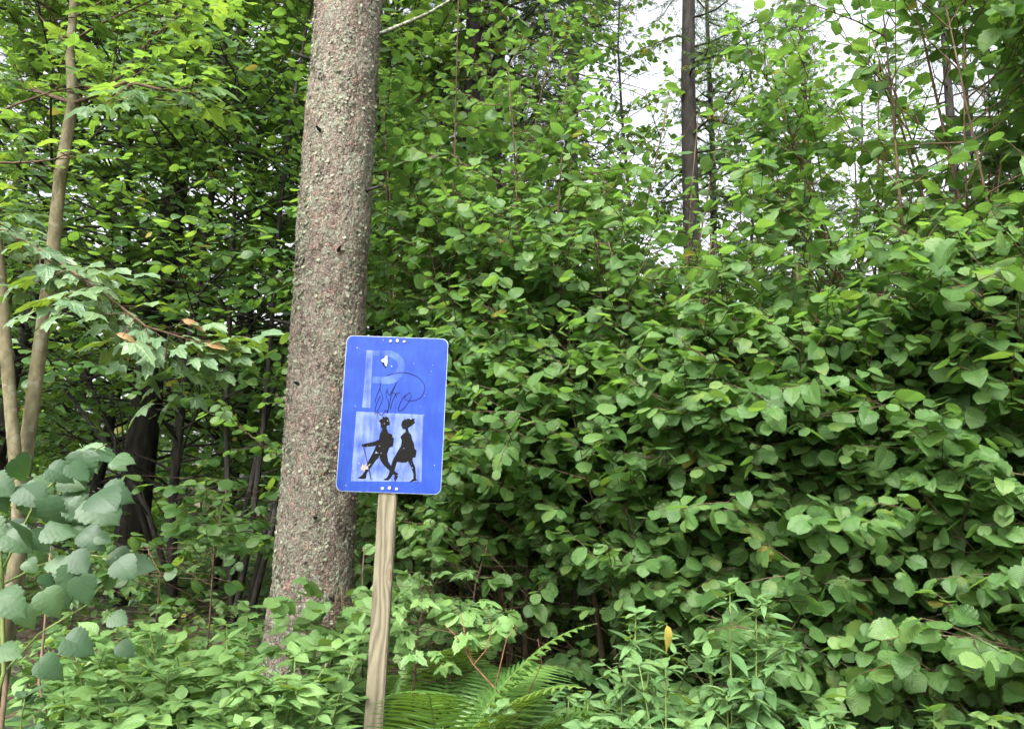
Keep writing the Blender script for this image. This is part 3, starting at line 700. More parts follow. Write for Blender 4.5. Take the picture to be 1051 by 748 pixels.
GAPS += [(1000, 110, 100, 160, .4, 2.6), (265, 325, 32, 22, .1, 3.5), (535, 618, 115, 66, .10, 2.8), (900, 95, 110, 140, .38, 2.8), (865, 270, 90, 70, .5, 3.3), (720, 90, 90, 80, .6, 3.5), (800, 240, 170, 90, .55, 3.3), (650, 210, 110, 110, .6, 3.8), (155, 430, 70, 150, .55, 4.5), (155, 420, 30, 130, .12, 3.0), (461, 575, 24, 60, .1, 3.2), (494, 590, 20, 45, .2, 3.2), (709, 110, 16, 130, .15, 3.0), (500, 90, 18, 120, .45, 3.0), (840, 400, 60, 50, .5, 4.3), (905, 90, 130, 150, .12, 4.9), (855, 265, 60, 60, .35, 4.5), (800, 300, 120, 120, .45, 5.2), (660, 120, 90, 90, .35, 5.0), (700, 200, 160, 130, .5, 6), (560, 70, 70, 40, .75, 6), (270, 325, 45, 25, .35, 5), (260, 190, 40, 60, .6, 5), (640, 300, 60, 60, .6, 6)]

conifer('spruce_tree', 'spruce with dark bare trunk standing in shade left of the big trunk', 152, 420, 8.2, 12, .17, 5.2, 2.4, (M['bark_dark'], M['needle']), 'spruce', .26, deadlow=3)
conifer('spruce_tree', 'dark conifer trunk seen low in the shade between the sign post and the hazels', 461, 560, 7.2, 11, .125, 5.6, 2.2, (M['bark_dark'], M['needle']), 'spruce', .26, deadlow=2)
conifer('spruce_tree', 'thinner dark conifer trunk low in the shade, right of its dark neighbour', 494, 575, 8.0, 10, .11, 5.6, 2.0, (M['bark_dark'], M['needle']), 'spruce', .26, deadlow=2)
conifer('spruce_tree', 'tall spruce with pale grey trunk up right of the sign, dark drooping boughs', 500, 60, 9.4, 14, .17, 4.6, 2.9, (M['bark_grey'], M['needle']), 'spruce', .25, deadlow=1, dens=1.1)
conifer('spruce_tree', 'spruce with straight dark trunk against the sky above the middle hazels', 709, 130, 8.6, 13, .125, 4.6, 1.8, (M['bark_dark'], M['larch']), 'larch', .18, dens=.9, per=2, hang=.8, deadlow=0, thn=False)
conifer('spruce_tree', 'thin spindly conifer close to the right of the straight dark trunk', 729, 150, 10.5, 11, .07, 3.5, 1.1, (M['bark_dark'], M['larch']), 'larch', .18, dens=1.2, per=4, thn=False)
conifer('larch_tree', 'narrow feathery conifer standing in the bright gap right of the dark trunk', 826, 130, 13.5, 12.5, .12, 2.5, 1.5, (M['bark_dark'], M['larch']), 'larch', .19, dens=1.3, per=7, thn=False)
conifer('larch_tree', 'wide dark conifer crown at the top between the pale trunk and the dark trunk', 590, 60, 12.5, 15, .17, 4.2, 3.6, (M['bark_dark'], M['needle']), 'larch', .2, dens=.8, per=5)
conifer('larch_tree', 'light feathery larch with thin drooping twigs near the top right against white sky', 965, -20, 12.0, 13, .12, 5.5, 3.4, (M['bark_dark'], M['larch']), 'larch', .18, dens=.8, per=4, hang=.8, thn=False)
conifer('spruce_tree', 'dark spruce deep in the wood behind the right hazels', 1080, 200, 12.5, 12, .16, 3, 2.6, (M['bark_dark'], M['needle']), 'spruce', .28)
conifer('spruce_tree', 'dark spruce deep in the wood behind the left sapling', 20, 200, 13, 14, .17, 2.6, 2.8, (M['bark_dark'], M['needle']), 'spruce', .3)
conifer('spruce_tree', 'dark spruce deep in the wood, hidden mostly by the big lichen covered trunk', 330, 200, 13, 14, .17, 2.6, 2.8, (M['bark_dark'], M['needle']), 'spruce', .3)

BG = [  # label, px, py, Y, H, r, nlimb, len, leaf, size, mat
 ('spreading maple with level tiers of leaves at the far left behind the saplings', 40, 300, 6.6, 8.5, .06, 34, 2.1, 'maple', .105, 'maple'),
 ('young maple with level sprays of leaves between the saplings and the dark bare trunk', 120, 300, 8.6, 9.5, .07, 40, 2.4, 'maple', .11, 'maple'),
 ('slender broadleaf tree right of the dark bare trunk', 205, 300, 7.0, 9.0, .05, 38, 2.0, 'hazel_mid', .085, 'hazel_far'),
 ('broadleaf tree just left of the big lichen trunk, further back', 262, 250, 9.6, 10.5, .06, 44, 2.4, 'hazel_mid', .09, 'hazel_far'),
 ('beech like tree behind the big trunk and the sign', 385, 250, 8.4, 10, .07, 44, 2.3, 'hazel_mid', .09, 'hazel_far'),
 ('broadleaf tree with dark leaves right of the sign, deep in the wood', 520, 300, 9.0, 6.6, .07, 38, 2.3, 'hazel_mid', .09, 'hazel_far'),
 ('low broadleaf tree in the shade behind the middle hazels', 620, 380, 8.0, 4.8, .06, 34, 2.0, 'hazel_mid', .09, 'hazel_far'),
 ('low broadleaf tree behind the hazels under the straight dark trunk', 745, 400, 7.6, 4.4, .05, 34, 2.0, 'hazel_mid', .09, 'hazel_far'),
 ('broadleaf tree behind the right hazels below the bright sky gap', 870, 400, 7.8, 4.2, .05, 34, 2.0, 'hazel_mid', .09, 'hazel_far'),
 ('dense dark broadleaf tree behind the hazels at the right edge', 1010, 300, 7.0, 6.8, .06, 44, 2.2, 'hazel_mid', .09, 'hazel_far'),
 ('maple standing beyond the left edge of the wood', -110, 300, 6.4, 8.5, .07, 30, 2.2, 'maple', .11, 'maple'),
 ('broadleaf tree standing beyond the right edge of the wood', 1170, 300, 6.4, 7.0, .07, 36, 2.2, 'hazel_mid', .09, 'hazel_far'),
 ('distant broadleaf tree seen in slivers left of the dark bare trunk', 90, 380, 13.5, 12, .10, 46, 3.2, 'hazel_far', .13, 'hazel_far'),
 ('distant broadleaf tree seen in slivers between the dark bare trunk and the big trunk', 240, 380, 14.5, 12, .10, 46, 3.2, 'hazel_far', .13, 'hazel_far'),
 ('distant broadleaf tree behind the sign', 420, 380, 14, 12, .10, 46, 3.2, 'hazel_far', .13, 'hazel_far'),
 ('distant broadleaf tree behind the left part of the hazels', 570, 380, 14, 8, .10, 44, 3.0, 'hazel_far', .13, 'hazel_far'),
 ('distant low broadleaf tree behind the middle of the hazels', 700, 420, 14, 5.6, .09, 40, 2.8, 'hazel_far', .13, 'hazel_far'),
 ('distant low broadleaf tree behind the right part of the hazels', 850, 420, 14, 5.4, .09, 40, 2.8, 'hazel_far', .13, 'hazel_far'),
 ('distant broadleaf tree behind the right edge of the hazels', 1000, 420, 13.5, 8, .09, 44, 2.8, 'hazel_far', .13, 'hazel_far'),
]
for lab, px, py, Y, H, r, nl, ll, leaf, size, mt in BG:
    far = Y > 11
    st = [(upright(px, py, Y, H, wob=.10, lean=(rnd.uniform(-.03, .03), 0)), r, r * .25)]
    woody('maple_tree' if leaf == 'maple' else 'broadleaf_tree', lab, 'tree', 'broadleaf trees in the wood behind', st[0][0][0], st, nl * (3 if far else 3), ll, leaf, size, (M['bark_dark'], M['bark_dark'], M[mt]),
          t0=.10, el=(-5, 40), tw=(.26 if far else .2, .55), space=.085 if far else .058, near=4.6, droop=.25, tintc=.45, stem_n=8, bare=.15)
for lab, px, Y, H in (('airy light green birch like tree in the bright gap left of the straight dark trunk', 640, 9.8, 9.0),
                      ('airy light green tree in the bright gap right of the straight dark trunk', 770, 10.5, 8.6), ('airy light green tree filling the bright gap near the top right', 890, 11.0, 8.4)):
    st = [(upright(px, 300, Y, H, wob=.1), .045, .01)]
    woody('birch_tree', lab, 'tree', 'airy trees in the bright gap', st[0][0][0], st, 110, 1.8, 'hazel_far', .085, (M['bark_dark'], M['bark_dark'], M['hazel_far']), t0=.2, el=(0, 50), tw=(.2, .4), space=.06, near=6, thn=False, bare=.2)
# thin stems left of the big trunk
woody('multi_stem_tree', 'clump of thin dark stems just left of the big lichen trunk', 'tree', 'broadleaf trees in the wood behind', at(275, 600, 6.4) * 1.0,
      [(upright(x, y, 6.4 + d, 7.5, lean=(l, 0), wob=.07), .028, .008) for x, y, d, l in ((262, 450, 0, .05), (276, 450, .3, .12), (288, 450, -.2, .10), (240, 450, .2, -.10), (296, 480, .4, .16))], 24, 1.5, 'hazel_mid', .085,
      (M['bark_dark'], M['bark_dark'], M['hazel_far']), t0=.3, tw=(.2, .45), space=.055, near=5.0, dead=.1)

# ------------------------------------------------------------ hazels
HZ = [ # label, px, Y, height, nstem, spread, limbs, near, whips
 ('hazel bush behind the sign with bright leaves rising right of the big trunk', 440, 5.6, 4.9, 8, .30, 26, 4.5, 0),
 ('hazel bush with arching stems just right of the sign', 545, 4.9, 3.9, 9, .30, 28, 3.7, 1),
 ('hazel bush in the middle of the thicket, below the straight dark trunk', 650, 4.5, 2.75, 9, .32, 28, 3.2, 2),
 ('hazel bush with drooping round leaves right of the middle, above the tall nettle', 755, 4.2, 2.55, 9, .32, 28, 2.9, 2),
 ('hazel bush with upright whips reaching into the bright sky gap', 860, 4.1, 2.5, 9, .32, 28, 2.7, 3),
 ('hazel bush with tall stems near the right edge, thick with leaves', 975, 3.9, 3.5, 10, .28, 32, 2.45, 1),
 ('hazel bush cut by the right edge of the photo', 1085, 3.6, 4.3, 10, .28, 32, 2.2, 0),
 ('hazel bush standing beyond the right edge of the thicket', 1220, 3.6, 4.3, 7, .28, 24, 2.0, 0),
]
for lab, px, Y, H, nst, spr, nl, near, whips in HZ:
    b = at(px, 500, Y); b = Vector((b.x, b.y, ground_z(b.x, b.y)))
    st = []
    for i in range(nst):
        a = 2 * PI * i / nst + rnd.uniform(-.3, .3); s = spr * rnd.uniform(.4, 1.2); h = H * rnd.uniform(.8, 1.08)
        if i < whips: h = rnd.uniform(3.5, 3.9); s *= .5
        P = []; wb = rnd.uniform(0, 6)
        for k in range(9):
            t = k / 8; P.append(b + Vector((math.cos(a), math.sin(a), 0)) * (.10 + s * (t ** 1.3) * h * .75) + Vector((.04 * math.sin(wb + 5 * t), .04 * math.cos(wb + 4 * t), h * t * (1 - .08 * s) - .05)))
        st.append((P, rnd.uniform(.014, .024) if i >= whips else .011, .003, .6 if i < whips else 1.0))
    woody('hazel_bush', lab, 'bush', 'hazel bushes in front of the wood', b, st, nl, 1.1, 'hazel' if Y < 5.2 else 'hazel_mid', (.078 if Y < 4.3 else .072), (M['twig'], M['twig'], M['hazel']),
          t0=.08, el=(0, 62), tw=(.105, .32), space=.044, near=near, droop=.5, bend=.15, trunk_name='stems', stem_n=6, bare=.15, tintc=.5)

# ------------------------------------------------------------ left saplings
def left_saplings():
    sB = [at(x, y, 3.1) for x, y in ((80, -110), (77, -20), (72, 60), (75, 105), (62, 180), (54, 260), (42, 350), (30, 440), (20, 520), (19, 580))]
    g = Vector((sB[-1].x - .02, 3.1, ground_z(sB[-1].x, 3.1) - .05))
    sB = list(reversed(sB)); sB = [g] + sB
    root = thing('maple_sapling', 'olive barked maple sapling with two stems rising from one foot at the left edge', 'tree', g)
    tk, br, lv, dl = Tubes(), Tubes(), Leaves(), Leaves()
    tk.add(sB, [.034, .030, .027, .028, .027, .026, .025, .023, .018, .017, .015], 12)
    sA = [at(x, y, 3.0) for x, y in ((19, 510), (14, 450), (7, 370), (1, 290), (-8, 200), (-20, 60), (-26, -80))]
    sA[0] = sA[0] * .9 + sB[2] * .1
    tk.add([Vector((g.x + .01, 3.05, g.z)), at(19, 560, 3.05)] + sA, [.028, .026, .024, .024, .023, .022, .02, .018, .015], 12)
    b1 = [at(x, y, 3.1 + d) for x, y, d in ((75, 106, 0), (100, 98, .1), (125, 78, .2), (150, 45, .35), (185, 15, .5), (230, -30, .7))]
    b2 = [at(x, y, 3.1 + d) for x, y, d in ((75, 106, 0), (50, 98, .1), (20, 88, .2), (-20, 78, .35))]
    b3 = [at(x, y, 3.1 + d) for x, y, d in ((75, 106, 0), (100, 98, -.1), (130, 84, -.2), (165, 92, -.3), (205, 96, -.4))]
    for b in (b1, b2, b3): br.add(b, [.010, .008, .007, .005, .004, .003][:len(b)], 6, cap=False)
    def tip(p, d, L, s, n=1.0, lvs=lv, tc=.5):
        k = 3; pts = curve(p, d, L, k, bend=-.1, wob=.08); br.add(pts, [.003, .0026, .002, .0016], 3, cap=False)
        m_ = max(1, int(L / .07 * n))
        for i in range(m_):
            q, tg = lerp_path(pts, (i + 1) / m_); sd_ = tg.cross(Vector((0, 0, 1))).normalized()
            for sg in (-1, 1):
                dd = tg * .6 + sd_ * sg * rnd.uniform(.5, 1.1) + Vector((0, 0, -.22 * rnd.random()))
                if free(q + dd * s, 6): lvs.add(q + dd.normalized() * s * .3, dd, Vector((rnd.gauss(0, .3), rnd.gauss(0, .3) - .55, 1)), s * rnd.uniform(.6, 1.15), min(.95, max(0, rnd.gauss(tc, .25))))
    for b in (b1, b2, b3):
        for i in range(12):
            p, tg = lerp_path(b, .3 + .7 * i / 12); tip(p, tg + Vector((rnd.gauss(0, .8), rnd.gauss(0, .5), rnd.gauss(0, .3))), rnd.uniform(.12, .32), .11)
    for st in (sA, sB[4:]):
        for i in range(9):
            p, tg = lerp_path(st, rnd.uniform(.55, 1)); L = rnd.uniform(.3, .7); d = rdir(rnd.uniform(0, 2 * PI), R(rnd.uniform(0, 40))); lp = curve(p, d, L, 4)
            if lp[-1].y < 2.2: continue
            br.add(lp, [.006, .005, .004, .003, .002], 4, cap=False)
            for _ in range(5): q, tg2 = lerp_path(lp, rnd.uniform(.3, .99)); tip(q, tg2 + Vector((rnd.gauss(0, .7), rnd.gauss(0, .7), rnd.gauss(0, .2))), rnd.uniform(.1, .25), .105)
    # the long pale leafy bough reaching right, with withered leaves
    pale = Leaves()
    bough = [at(x, y, Y_) for x, y, Y_ in ((-40, 190, 2.9), (0, 235, 2.75), (50, 262, 2.65), (105, 300, 2.55), (150, 335, 2.5), (205, 352, 2.45))]
    br.add(bough, [.008, .007, .006, .005, .004, .002], 5, cap=False)
    for i in range(44):
        t = i / 44; p, tg = lerp_path(bough, t); tip(p, tg + Vector((rnd.gauss(0, .75), rnd.gauss(0, .5), rnd.gauss(0, .35))), rnd.uniform(.08, .24), .115, lvs=pale, tc=.55)
    for x, y in ((118, 342), (210, 352), (186, 328)):
        q = at(x, y, 2.45); dl.add(q, Vector((.9, .1, -.15)), Vector((.2, -.6, .5)), .075); dl.add(q + Vector((.01, 0, 0)), Vector((-.7, .1, -.4)), Vector((.1, -.3, .8)), .05)
    tk.build('trunk', M['bark_sap'], root); br.build('branches', M['twig'], root)
    lv.build('foliage', 'maple', M['maple'], root); pale.build('foliage', 'maple', M['maple_pale'], root)
    tag(dl.build('withered_leaves', 'lance', M['brown_leaf'], root), 'curled brown withered leaves')
left_saplings()

# large-leaved linden sapling, lower left
def linden():
    g = at(2, 700, 2.35); g = Vector((g.x - .1, 2.35, .40))
    root = thing('linden_sapling', 'linden sapling with large bluish green heart shaped leaves in the lower left corner', 'tree', g)
    br, lv = Tubes(), Leaves()
    main = [g, at(4, 690, 2.35), at(2, 590, 2.35), at(-8, 480, 2.35), at(-20, 380, 2.4)]
    br.add(main, [.007, .006, .005, .004, .003], 6)
    spots = [(100, 470, .12), (118, 488, .08), (60, 520, .13), (92, 520, .13), (28, 505, .11), (45, 500, .12), (10, 540, .13), (118, 580, .11), (85, 585, .11), (60, 590, .11), (40, 600, .10), (95, 560, .09), (20, 560, .12), (-10, 500, .13), (55, 615, .09), (-15, 590, .12), (25, 640, .10), (75, 545, .10), (100, 630, .09), (60, 655, .10), (15, 680, .10), (0, 620, .12), (130, 670, .08), (35, 560, .10), (-25, 540, .13), (80, 480, .09), (45, 700, .09), (5, 470, .10)]
    for x, y, s in [(x + rnd.gauss(0, 9), y + rnd.gauss(0, 7), s * rnd.uniform(.6, 1.15)) for x, y, s in spots + spots[:16] + spots[:16]]:
        Yl = 2.35 - .0016 * max(0, x) + rnd.uniform(-.12, .12); s *= .84; q = at(x - 8, y - 14, Yl)
        d = Vector((.75 + rnd.gauss(0, .3), -.15 + rnd.gauss(0, .2), -.35 + rnd.gauss(0, .22))); lv.add(q, d, Vector((rnd.gauss(0, .25), -.75 + rnd.gauss(0, .3), .7)), s * .95)
    for pts in (((0, 590), (40, 508), (85, 470), (110, 455)), ((2, 600), (40, 580), (80, 568), (115, 572)), ((4, 690), (40, 650), (90, 620))):
        br.add([at(x, y, 2.38 - .0014 * max(x, 0)) for x, y in pts], [.004, .0035, .003, .002][:len(pts)], 4, cap=False)
    br.build('branches', M['stem'], root); lv.build('foliage', 'linden', M['linden'], root)
linden()

# ------------------------------------------------------------ undergrowth
def herb(name, label, px, py, Y, h, nst, mat, tpl, size, spread=.55, group='leafy herbs along the front', tier=.048, lean=0.0, opp=True, cat='plant', top_small=.55, tc=.5, wide=.22):
    """several upright stems with opposite leaf pairs; px,py is where the top of the clump stands"""
    q = at(px, py, Y); b = Vector((q.x, Y, ground_z(q.x, Y)))
    H = q.z - b.z if h is None else h
    root = thing(name, label, cat, b, group)
    tb, lv = Tubes(), Leaves()
    for i in range(nst):
        a = rnd.uniform(0, 2 * PI); hh = H * (1 if i == 0 else rnd.uniform(.55, 1.0)); s = 0 if i == 0 else spread * rnd.uniform(.2, 1)
        p0 = b + Vector((math.cos(a) * wide * rnd.random(), math.sin(a) * wide * rnd.random(), -.03))
        pts = [p0 + Vector((math.cos(a) * s * (k / 6) ** 1.2 * hh + lean * hh * k / 6, math.sin(a) * s * (k / 6) ** 1.2 * hh, hh * k / 6)) for k in range(7)]
        if not all(free(p_, 0) for p_ in pts[3:]): continue
        tb.add(pts, [.0045, .004, .004, .0035, .003, .0025, .0018], 5)
        for e_ in range(7 if size < .1 else 5): lv.add(pts[-1], rdir(rnd.uniform(0, 2 * PI), R(rnd.uniform(-10, 45))), Vector((rnd.gauss(0, .25), rnd.gauss(0, .25) - .2, 1)), size * rnd.uniform(.45, .9), min(.97, max(0, rnd.gauss(tc + .25, .15))))
        n = int(hh / tier); rot = rnd.uniform(0, 3)
        for k in range(n):
            t = (.12 + .88 * (k + .5) / n); p, tg = lerp_path(pts, min(.999, t)); rot += PI / 2 + .25; sc = 1.15 * size * (1 if t < .7 else 1 - (1 - top_small) * (t - .7) / .3) * rnd.uniform(.8, 1.15)
            for sg in ((0, PI) if opp else (0,)):
                d = rdir(rot + sg, R(rnd.uniform(-38, 18) if t < .85 else rnd.uniform(-5, 40)))
                if not free(p + d * sc, 3): continue
                lv.add(p, d, Vector((rnd.gauss(0, .2), rnd.gauss(0, .2) - .15, 1)), sc, min(.97, max(0, rnd.gauss(tc, .2))))
            if rnd.random() < .45 and t < .9:      # side shoot
                d = rdir(rot + rnd.choice((0, PI)), R(35)); L = size * rnd.uniform(.9, 1.8); e = p + d * L
                if free(e, 6):
                    tb.add([p, e], [.002, .0015], 3, cap=False)
                    for s2 in range(6): lv.add(e - d * L * .12 * (s2 // 2), rdir(rnd.uniform(0, 2 * PI), R(rnd.uniform(-15, 40))), Vector((rnd.gauss(0, .2), rnd.gauss(0, .2), 1)), sc * rnd.uniform(.4, .75), min(.97, max(0, rnd.gauss(tc + .15, .2))))
    tb.build('stems', M['stem'], root); lv.build('foliage', tpl, mat, root)
    return root
HB = M['herb']
herb('balsam_plant', 'pale green leafy herb just left of the foot of the big trunk', 262, 618, 3.2, None, 15, HB, 'ovate', .105)
herb('balsam_plant', 'pale green leafy herb in front of the big trunk, tallest of its neighbours', 318, 636, 2.95, None, 15, HB, 'ovate', .10)
herb('balsam_plant', 'pale green herb with pointed leaves at the bottom, left of the post', 230, 655, 2.7, None, 15, HB, 'ovate', .10)
herb('balsam_plant', 'light herb with rounded leaves at the bottom left between the fern and the trunk', 165, 640, 3.0, None, 15, HB, 'ovate', .105)
herb('balsam_plant', 'light herb standing above the bottom left fern', 112, 640, 3.3, None, 15, HB, 'ovate', .10)
herb('balsam_plant', 'low herb filling the bottom edge between the left fern and the post', 300, 685, 2.5, None, 15, HB, 'ovate', .085)
herb('balsam_plant', 'low herb under the linden leaves in the bottom left corner', 45, 700, 2.8, None, 8, M['linden'], 'ovate', .09)
herb('balsam_plant', 'low green herb at the bottom edge near the left corner', 180, 715, 2.5, None, 15, HB, 'ovate', .09)
herb('balsam_plant', 'small herb at the bottom edge left of the post foot', 350, 718, 2.45, None, 15, HB, 'ovate', .08)
herb('balsam_plant', 'small leafy herb at the bottom right of the fern beside the post', 585, 705, 2.8, None, 7, M['nettle'], 'ovate', .075)
herb('balsam_plant', 'small leafy herb at the bottom edge between fern and nettle', 540, 725, 2.6, None, 6, M['nettle'], 'ovate', .075)
herb('nettle_plant', 'bushy nettle with one bright yellow leaf, left of the two nettles at the bottom right', 655, 622, 2.75, None, 9, M['nettle'], 'lance', .105, spread=.14, wide=.10, tier=.045, group='nettles at the bottom right')
herb('nettle_plant', 'taller nettle with a thin flowering tip, right of the two nettles at the bottom', 750, 590, 2.8, None, 7, M['nettle'], 'lance', .10, spread=.13, wide=.09, tier=.045, group='nettles at the bottom right')
herb('nettle_plant', 'low nettle at the bottom edge between the two tall nettles', 705, 678, 2.5, None, 8, M['nettle'], 'lance', .10, spread=.2, wide=.12, tier=.055, group='nettles at the bottom right')
herb('broadleaf_seedling', 'low leafy plant at the bottom edge right of the nettles', 830, 715, 2.7, None, 9, M['nettle'], 'ovate', .105)
herb('broadleaf_seedling', 'low leafy plant at the bottom edge near the right corner', 960, 725, 2.5, None, 8, M['hazel'], 'ovate', .10)
# yellow leaf hanging on the nettle
yl = Leaves(); q = at(684, 640, 2.62); yl.add(q, Vector((.25, -.1, -1)), Vector((.5, -1, .2)), .085, .4)
o = yl.build('yellow_leaf', 'lance', M['yellow_leaf']); 
for t_ in bpy.data.objects:
    if t_.get('label', '').startswith('bushy nettle'):
        o.data.transform(Matrix.Translation(-t_.location)); o.parent = t_
# young maple shoots around the post and in front of the trunk
def shoot(label, pts, Y, size, tpl, mat, n, Rr=.16, group='low maple shoots around the sign post', stemmat='twig', over=False):
    def free(p, pad=16):
        if not over: return globals()['free'](p, pad)
        x, y, z = proj(p); return y > 560 and not (z < 3.5 and abs(x - (399 - (y - 503) * .06)) < 14)
    P = [at(x, y, Y + .0) for x, y in pts]; g = Vector((P[0].x, P[0].y, ground_z(P[0].x, P[0].y) - .03))
    root = thing('maple_shoot', label, 'plant', g, group); tb, lv = Tubes(), Leaves()
    full = [g] + P; tb.add(full, [.007 * (1 - .7 * i / len(full)) for i in range(len(full))], 5)
    for i in range(n):
        t = rnd.uniform(.25, 1); p, tg = lerp_path(full, min(.999, t)); d = rdir(rnd.uniform(0, 2 * PI), R(rnd.uniform(-5, 30))); L = Rr * rnd.uniform(.4, 1.3); e = p + d * L
        if not (free(e, 4) or rnd.random() < .0): continue
        tb.add([p, e], [.002, .0012], 3, cap=False)
        for s in range(4):
            dd = d * .5 + rdir(rnd.uniform(0, 2 * PI), R(rnd.uniform(-50, 0))); 
            if free(e + dd.normalized() * size, 2): lv.add(e, dd, Vector((rnd.gauss(0, .3), rnd.gauss(0, .3) - .45, 1)), size * rnd.uniform(.65, 1.15), min(.96, max(0, rnd.gauss(.6, .25))))
    tb.build('stems', M[stemmat], root); lv.build('foliage', tpl, M[mat], root)
shoot('maple shoot with pale lobed leaves right of the middle of the post', ((440, 690), (445, 640), (440, 600)), 3.5, .085, 'maple', 'herb', 34, .24)
shoot('leafy hazel shoot between the big trunk and the post', ((350, 690), (352, 640), (350, 600)), 3.7, .075, 'hazel', 'herb', 30, .2)
shoot('green shoot with round leaves behind the post, above the ferns', ((480, 660), (488, 600), (500, 560)), 4.1, .08, 'hazel', 'hazel', 34, .32)
shoot('hazel shoot with layered leaves left of the big trunk in half shade', ((215, 640), (220, 560), (235, 490)), 4.8, .085, 'hazel_mid', 'hazel_far', 60, .5)
shoot('low maple shoot in deep shade under the dark bare trunk', ((160, 640), (165, 590), (150, 560)), 5.0, .09, 'maple', 'maple', 50, .5)
shoot('tiny leafy shoot clinging low on the right side of the big trunk', ((372, 700), (372, 590), (374, 560)), 3.95, .06, 'hazel', 'herb', 16, .12)

shoot('bright leafy shoot covering the right side of the foot of the big trunk', ((338, 700), (342, 655), (345, 610)), 3.55, .075, 'hazel', 'herb', 46, .22, over=True)
shoot('bright lobed maple shoot close against the right side of the post', ((425, 700), (428, 650), (436, 615)), 3.25, .085, 'maple', 'herb', 46, .24)
shoot('round leaved shoot low between the post and the bramble canes', ((462, 700), (462, 660), (462, 625)), 3.4, .075, 'hazel', 'herb', 34, .22)
# ferns
def fern(label, px, py, Y, L, nf, az=(0, 360), seed=0, tilt=50):
    r = random.Random(seed)
    q = at(px, py, Y); g = Vector((q.x, Y, ground_z(q.x, Y)))
    root = thing('fern', label, 'fern', g, 'ferns along the front'); tb = Tubes(); V, Fs, TT = [], [], []
    for f in range(nf):
        a = R(az[0] + (az[1] - az[0]) * (f + r.random() * .7) / nf); el_ = R(tilt + r.uniform(-12, 12)); l = L * r.uniform(.75, 1.1)
        d = rdir(a, el_); p = g.copy(); pts = [p.copy()]
        for k in range(22):
            d = (d + Vector((0, 0, -.055 * (1 + k * .04)))).normalized(); p = p + d * l / 22; pts.append(p.copy())
        if any(not free(q_, 5) for q_ in pts[4:] if proj(q_)[2] < 3.4): continue
        tb.add(pts, [.004 * (1 - .8 * i / 22) for i in range(23)], 4, cap=False)
        tint = r.random()
        NP = 32
        for k in range(3, NP):
            t = k / NP; c, tg = lerp_path(pts, t); up = Vector((0, 0, 1)); sd_ = tg.cross(up).normalized(); nn = sd_.cross(tg).normalized()
            ln = l * .25 * (math.sin(PI * min(1, .12 + t * .9)) ** .8) * r.uniform(.92, 1.06)
            for sg in (-1, 1):
                dd = (sd_ * sg + tg * .35 + nn * .05).normalized(); wv = l / NP * .74; m_ = 9
                crossd = (tg - dd * tg.dot(dd)).normalized()
                b0 = len(V); 
                for i in range(m_ + 1):
                    u = i / m_; cc = c + dd * ln * u - nn * ln * .16 * u * u; hw = wv * .5 * (1 - u ** 1.8) * (1.0 if i % 2 == 0 else .7) + .0006
                    V += [cc - crossd * hw, cc + nn * .0012, cc + crossd * hw]
                for i in range(m_):
                    k0 = b0 + 3 * i; Fs += [(k0, k0 + 1, k0 + 4, k0 + 3), (k0 + 1, k0 + 2, k0 + 5, k0 + 4)]
                TT += [tint * .9] * (3 * (m_ + 1))
    me = bpy.data.meshes.new('fronds'); me.from_pydata([tuple(v - g) for v in V], [], Fs)
    at_ = me.attributes.new('tint', 'FLOAT', 'POINT'); at_.data.foreach_set('value', TT); me.update()
    tb.build('frond_stalks', M['stem'], root); link('fronds', me, M['fern'], root)
fern('large fern with arching fronds at the foot of the sign post', 452, 745, 2.9, .98, 17, seed=2, tilt=66)
fern('fern with fronds pointing right, next to the large fern by the post', 500, 760, 2.95, .74, 12, seed=5, tilt=60)
fern('fern half hidden in the shade behind the fern by the post', 425, 730, 3.6, 1.0, 12, seed=9, tilt=60)
fern('yellowish green fern sticking out above the herbs left of the big trunk', 190, 720, 3.5, .80, 13, seed=12, tilt=60)
fern('low fern at the very bottom left of the photo', 95, 790, 2.55, .68, 12, seed=21, tilt=52)
fern('small fern at the foot of the post on its left side', 335, 800, 2.7, .5, 8, seed=23, tilt=55)

# reddish bramble canes right of the fern
def bramble():
    g = at(545, 760, 3.0); g = Vector((g.x, 3.0, .42)); root = thing('bramble', 'reddish bare bramble canes arching out of the fern right of the post', 'plant', g); t = Tubes()
    main = [at(x, y, 3.0) for x, y in ((545, 770), (530, 737), (508, 706), (486, 682), (468, 652), (455, 640))]
    t.add([g] + main, [.005, .0042, .0036, .003, .0026, .002, .001], 6)
    for k, L in ((4, ((478, 655), (473, 628))), (3, ((514, 680), (520, 655), (533, 640))), (2, ((545, 706), (556, 680), (552, 655))), (4, ((498, 668), (505, 645), (498, 622)))):
        t.add([main[k - 1]] + [at(x, y, 3.03) for x, y in L], [.0026, .002, .0015, .0008][:len(L) + 1], 5)
    t.build('canes', M['twig_red'], root)
bramble()
# dry stems in the lower left corner
def dry():
    g = at(5, 760, 2.6); g = Vector((g.x, 2.6, .42)); root = thing('dry_stalk', 'thin brown dry stalks standing in the lower left corner', 'plant', g); t = Tubes()
    t.add([g, at(6, 700, 2.6), at(2, 640, 2.6), at(4, 590, 2.62)], [.009, .008, .006, .003], 7)
    t.add([g + Vector((.1, .3, 0)), at(40, 700, 2.9), at(46, 640, 2.9), at(52, 560, 2.95)], [.006, .005, .004, .003], 6)
    t.build('stalks', M['stem_tan'], root)
dry()
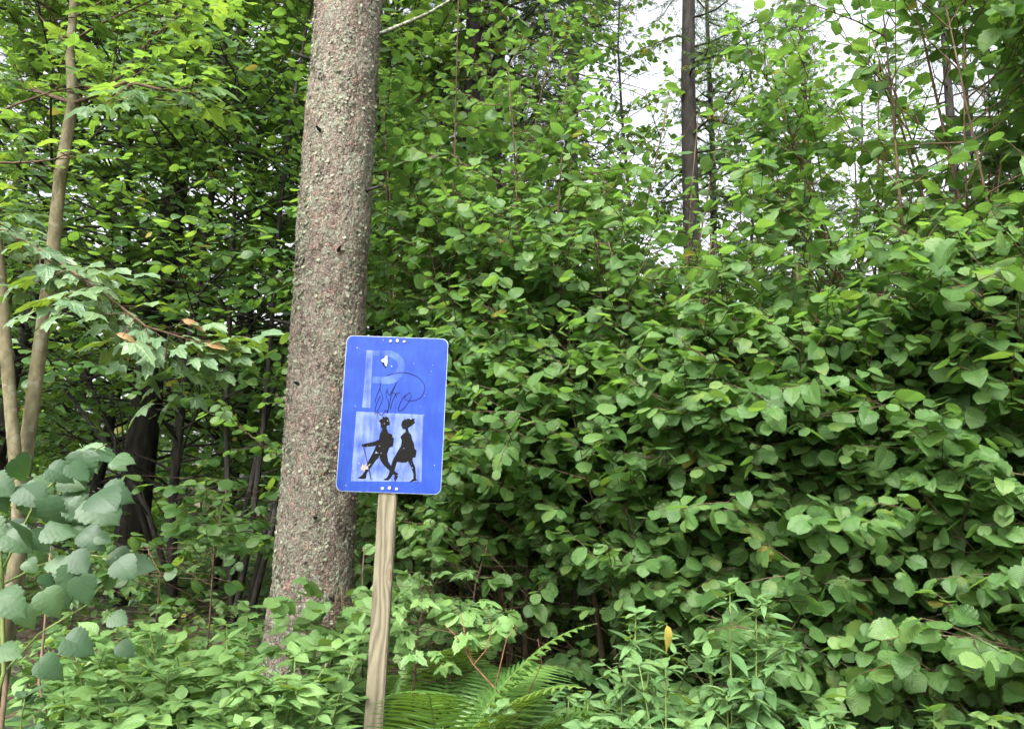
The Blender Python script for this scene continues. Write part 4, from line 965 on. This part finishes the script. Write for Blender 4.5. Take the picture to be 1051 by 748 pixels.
# dead crossing branches in the dark hollow under the hazels
def deadwood(label, pts, Y, r):
    P = [at(x, y, Y[0] + (Y[1] - Y[0]) * i / (len(pts) - 1)) for i, (x, y) in enumerate(pts)]
    root = thing('fallen_branch', label, 'branch', P[0], 'dead branches in the shade'); t = Tubes(); t.add(P, [r * (1 - .6 * i / len(P)) for i in range(len(P))], 7)
    for _ in range(7):
        p, tg = lerp_path(P, rnd.uniform(.2, .95)); t.add(curve(p, tg + Vector((rnd.gauss(0, .5), rnd.gauss(0, .5), abs(rnd.gauss(0, .6)))), rnd.uniform(.3, .8), 4, wob=.12), [r * .4, r * .3, r * .2, r * .15, .002], 4, cap=False)
    t.build('branch', M['bark_dark'], root)
deadwood('slanting dead branch in the dark hollow right of the post', ((500, 760), (560, 680), (620, 610), (680, 545)), (5.2, 5.6), .03)
deadwood('lower dead branch rising to the right near the bottom under the hazels', ((570, 745), (640, 690), (700, 650), (760, 620)), (4.6, 5.2), .028)
deadwood('dead branch leaning left across the dark bare trunk', ((155, 560), (130, 480), (95, 400), (70, 340)), (7.2, 7.4), .03)
deadwood('forked dead branch behind the herbs left of the dark bare trunk', ((175, 600), (150, 520), (120, 470), (60, 390)), (6.5, 6.2), .025)

# stuff: low ground cover and the far wood as a mass
def cover():
    lv = Leaves()
    for _ in range(26000):
        y = rnd.uniform(2.6, 16); x = rnd.uniform(-.85, .85) * y; d = noise.noise(Vector((x * .8, y * .8, 5))) * .5 + .5
        if rnd.random() > d * 1.5: continue
        if not free(Vector((x, y, .2)), 0): continue
        h = ground_z(x, y) + rnd.uniform(.01, .12 + .30 * d) * (1 if y > 3.5 else .7)
        lv.add(Vector((x, y, h)), rdir(rnd.uniform(0, 2 * PI), R(rnd.uniform(-30, 15))), Vector((rnd.gauss(0, .3), rnd.gauss(0, .3) - .2, 1)), rnd.uniform(.04, .09) * (1 if y < 8 else 1.5))
    tag(lv.build('ground_cover', 'hazel_mid', M['hazel_far']), 'low leafy ground cover on the forest floor', 'undergrowth', kind='stuff')
    lv = Leaves()
    for _ in range(42000):
        y = rnd.uniform(17, 26); x = rnd.uniform(-1.0, 1.0) * y
        top = 2.6 + 3.0 * (noise.noise(Vector((x * .12, y * .12, 9))) * .5 + .5) + max(0, -x) * .25
        z = rnd.uniform(0, 1) ** .8 * top
        if noise.noise(Vector((x * .5, y * .5, z * .6))) < -.18: continue
        lv.add(Vector((x, y, z)), rdir(rnd.uniform(0, 2 * PI), R(rnd.uniform(-50, 10))), Vector((rnd.gauss(0, .4), rnd.gauss(0, .4), 1)), rnd.uniform(.22, .42))
    tag(lv.build('distant_wood', 'hazel_far', M['hazel_far']), 'far off green wood seen in slivers through the trees', 'wood', kind='stuff')
cover()
for k, v in STAT.items(): print('LEAVES', v, k)
print('POLYS', sum(len(o.data.polygons) for o in bpy.data.objects if o.type == 'MESH'))
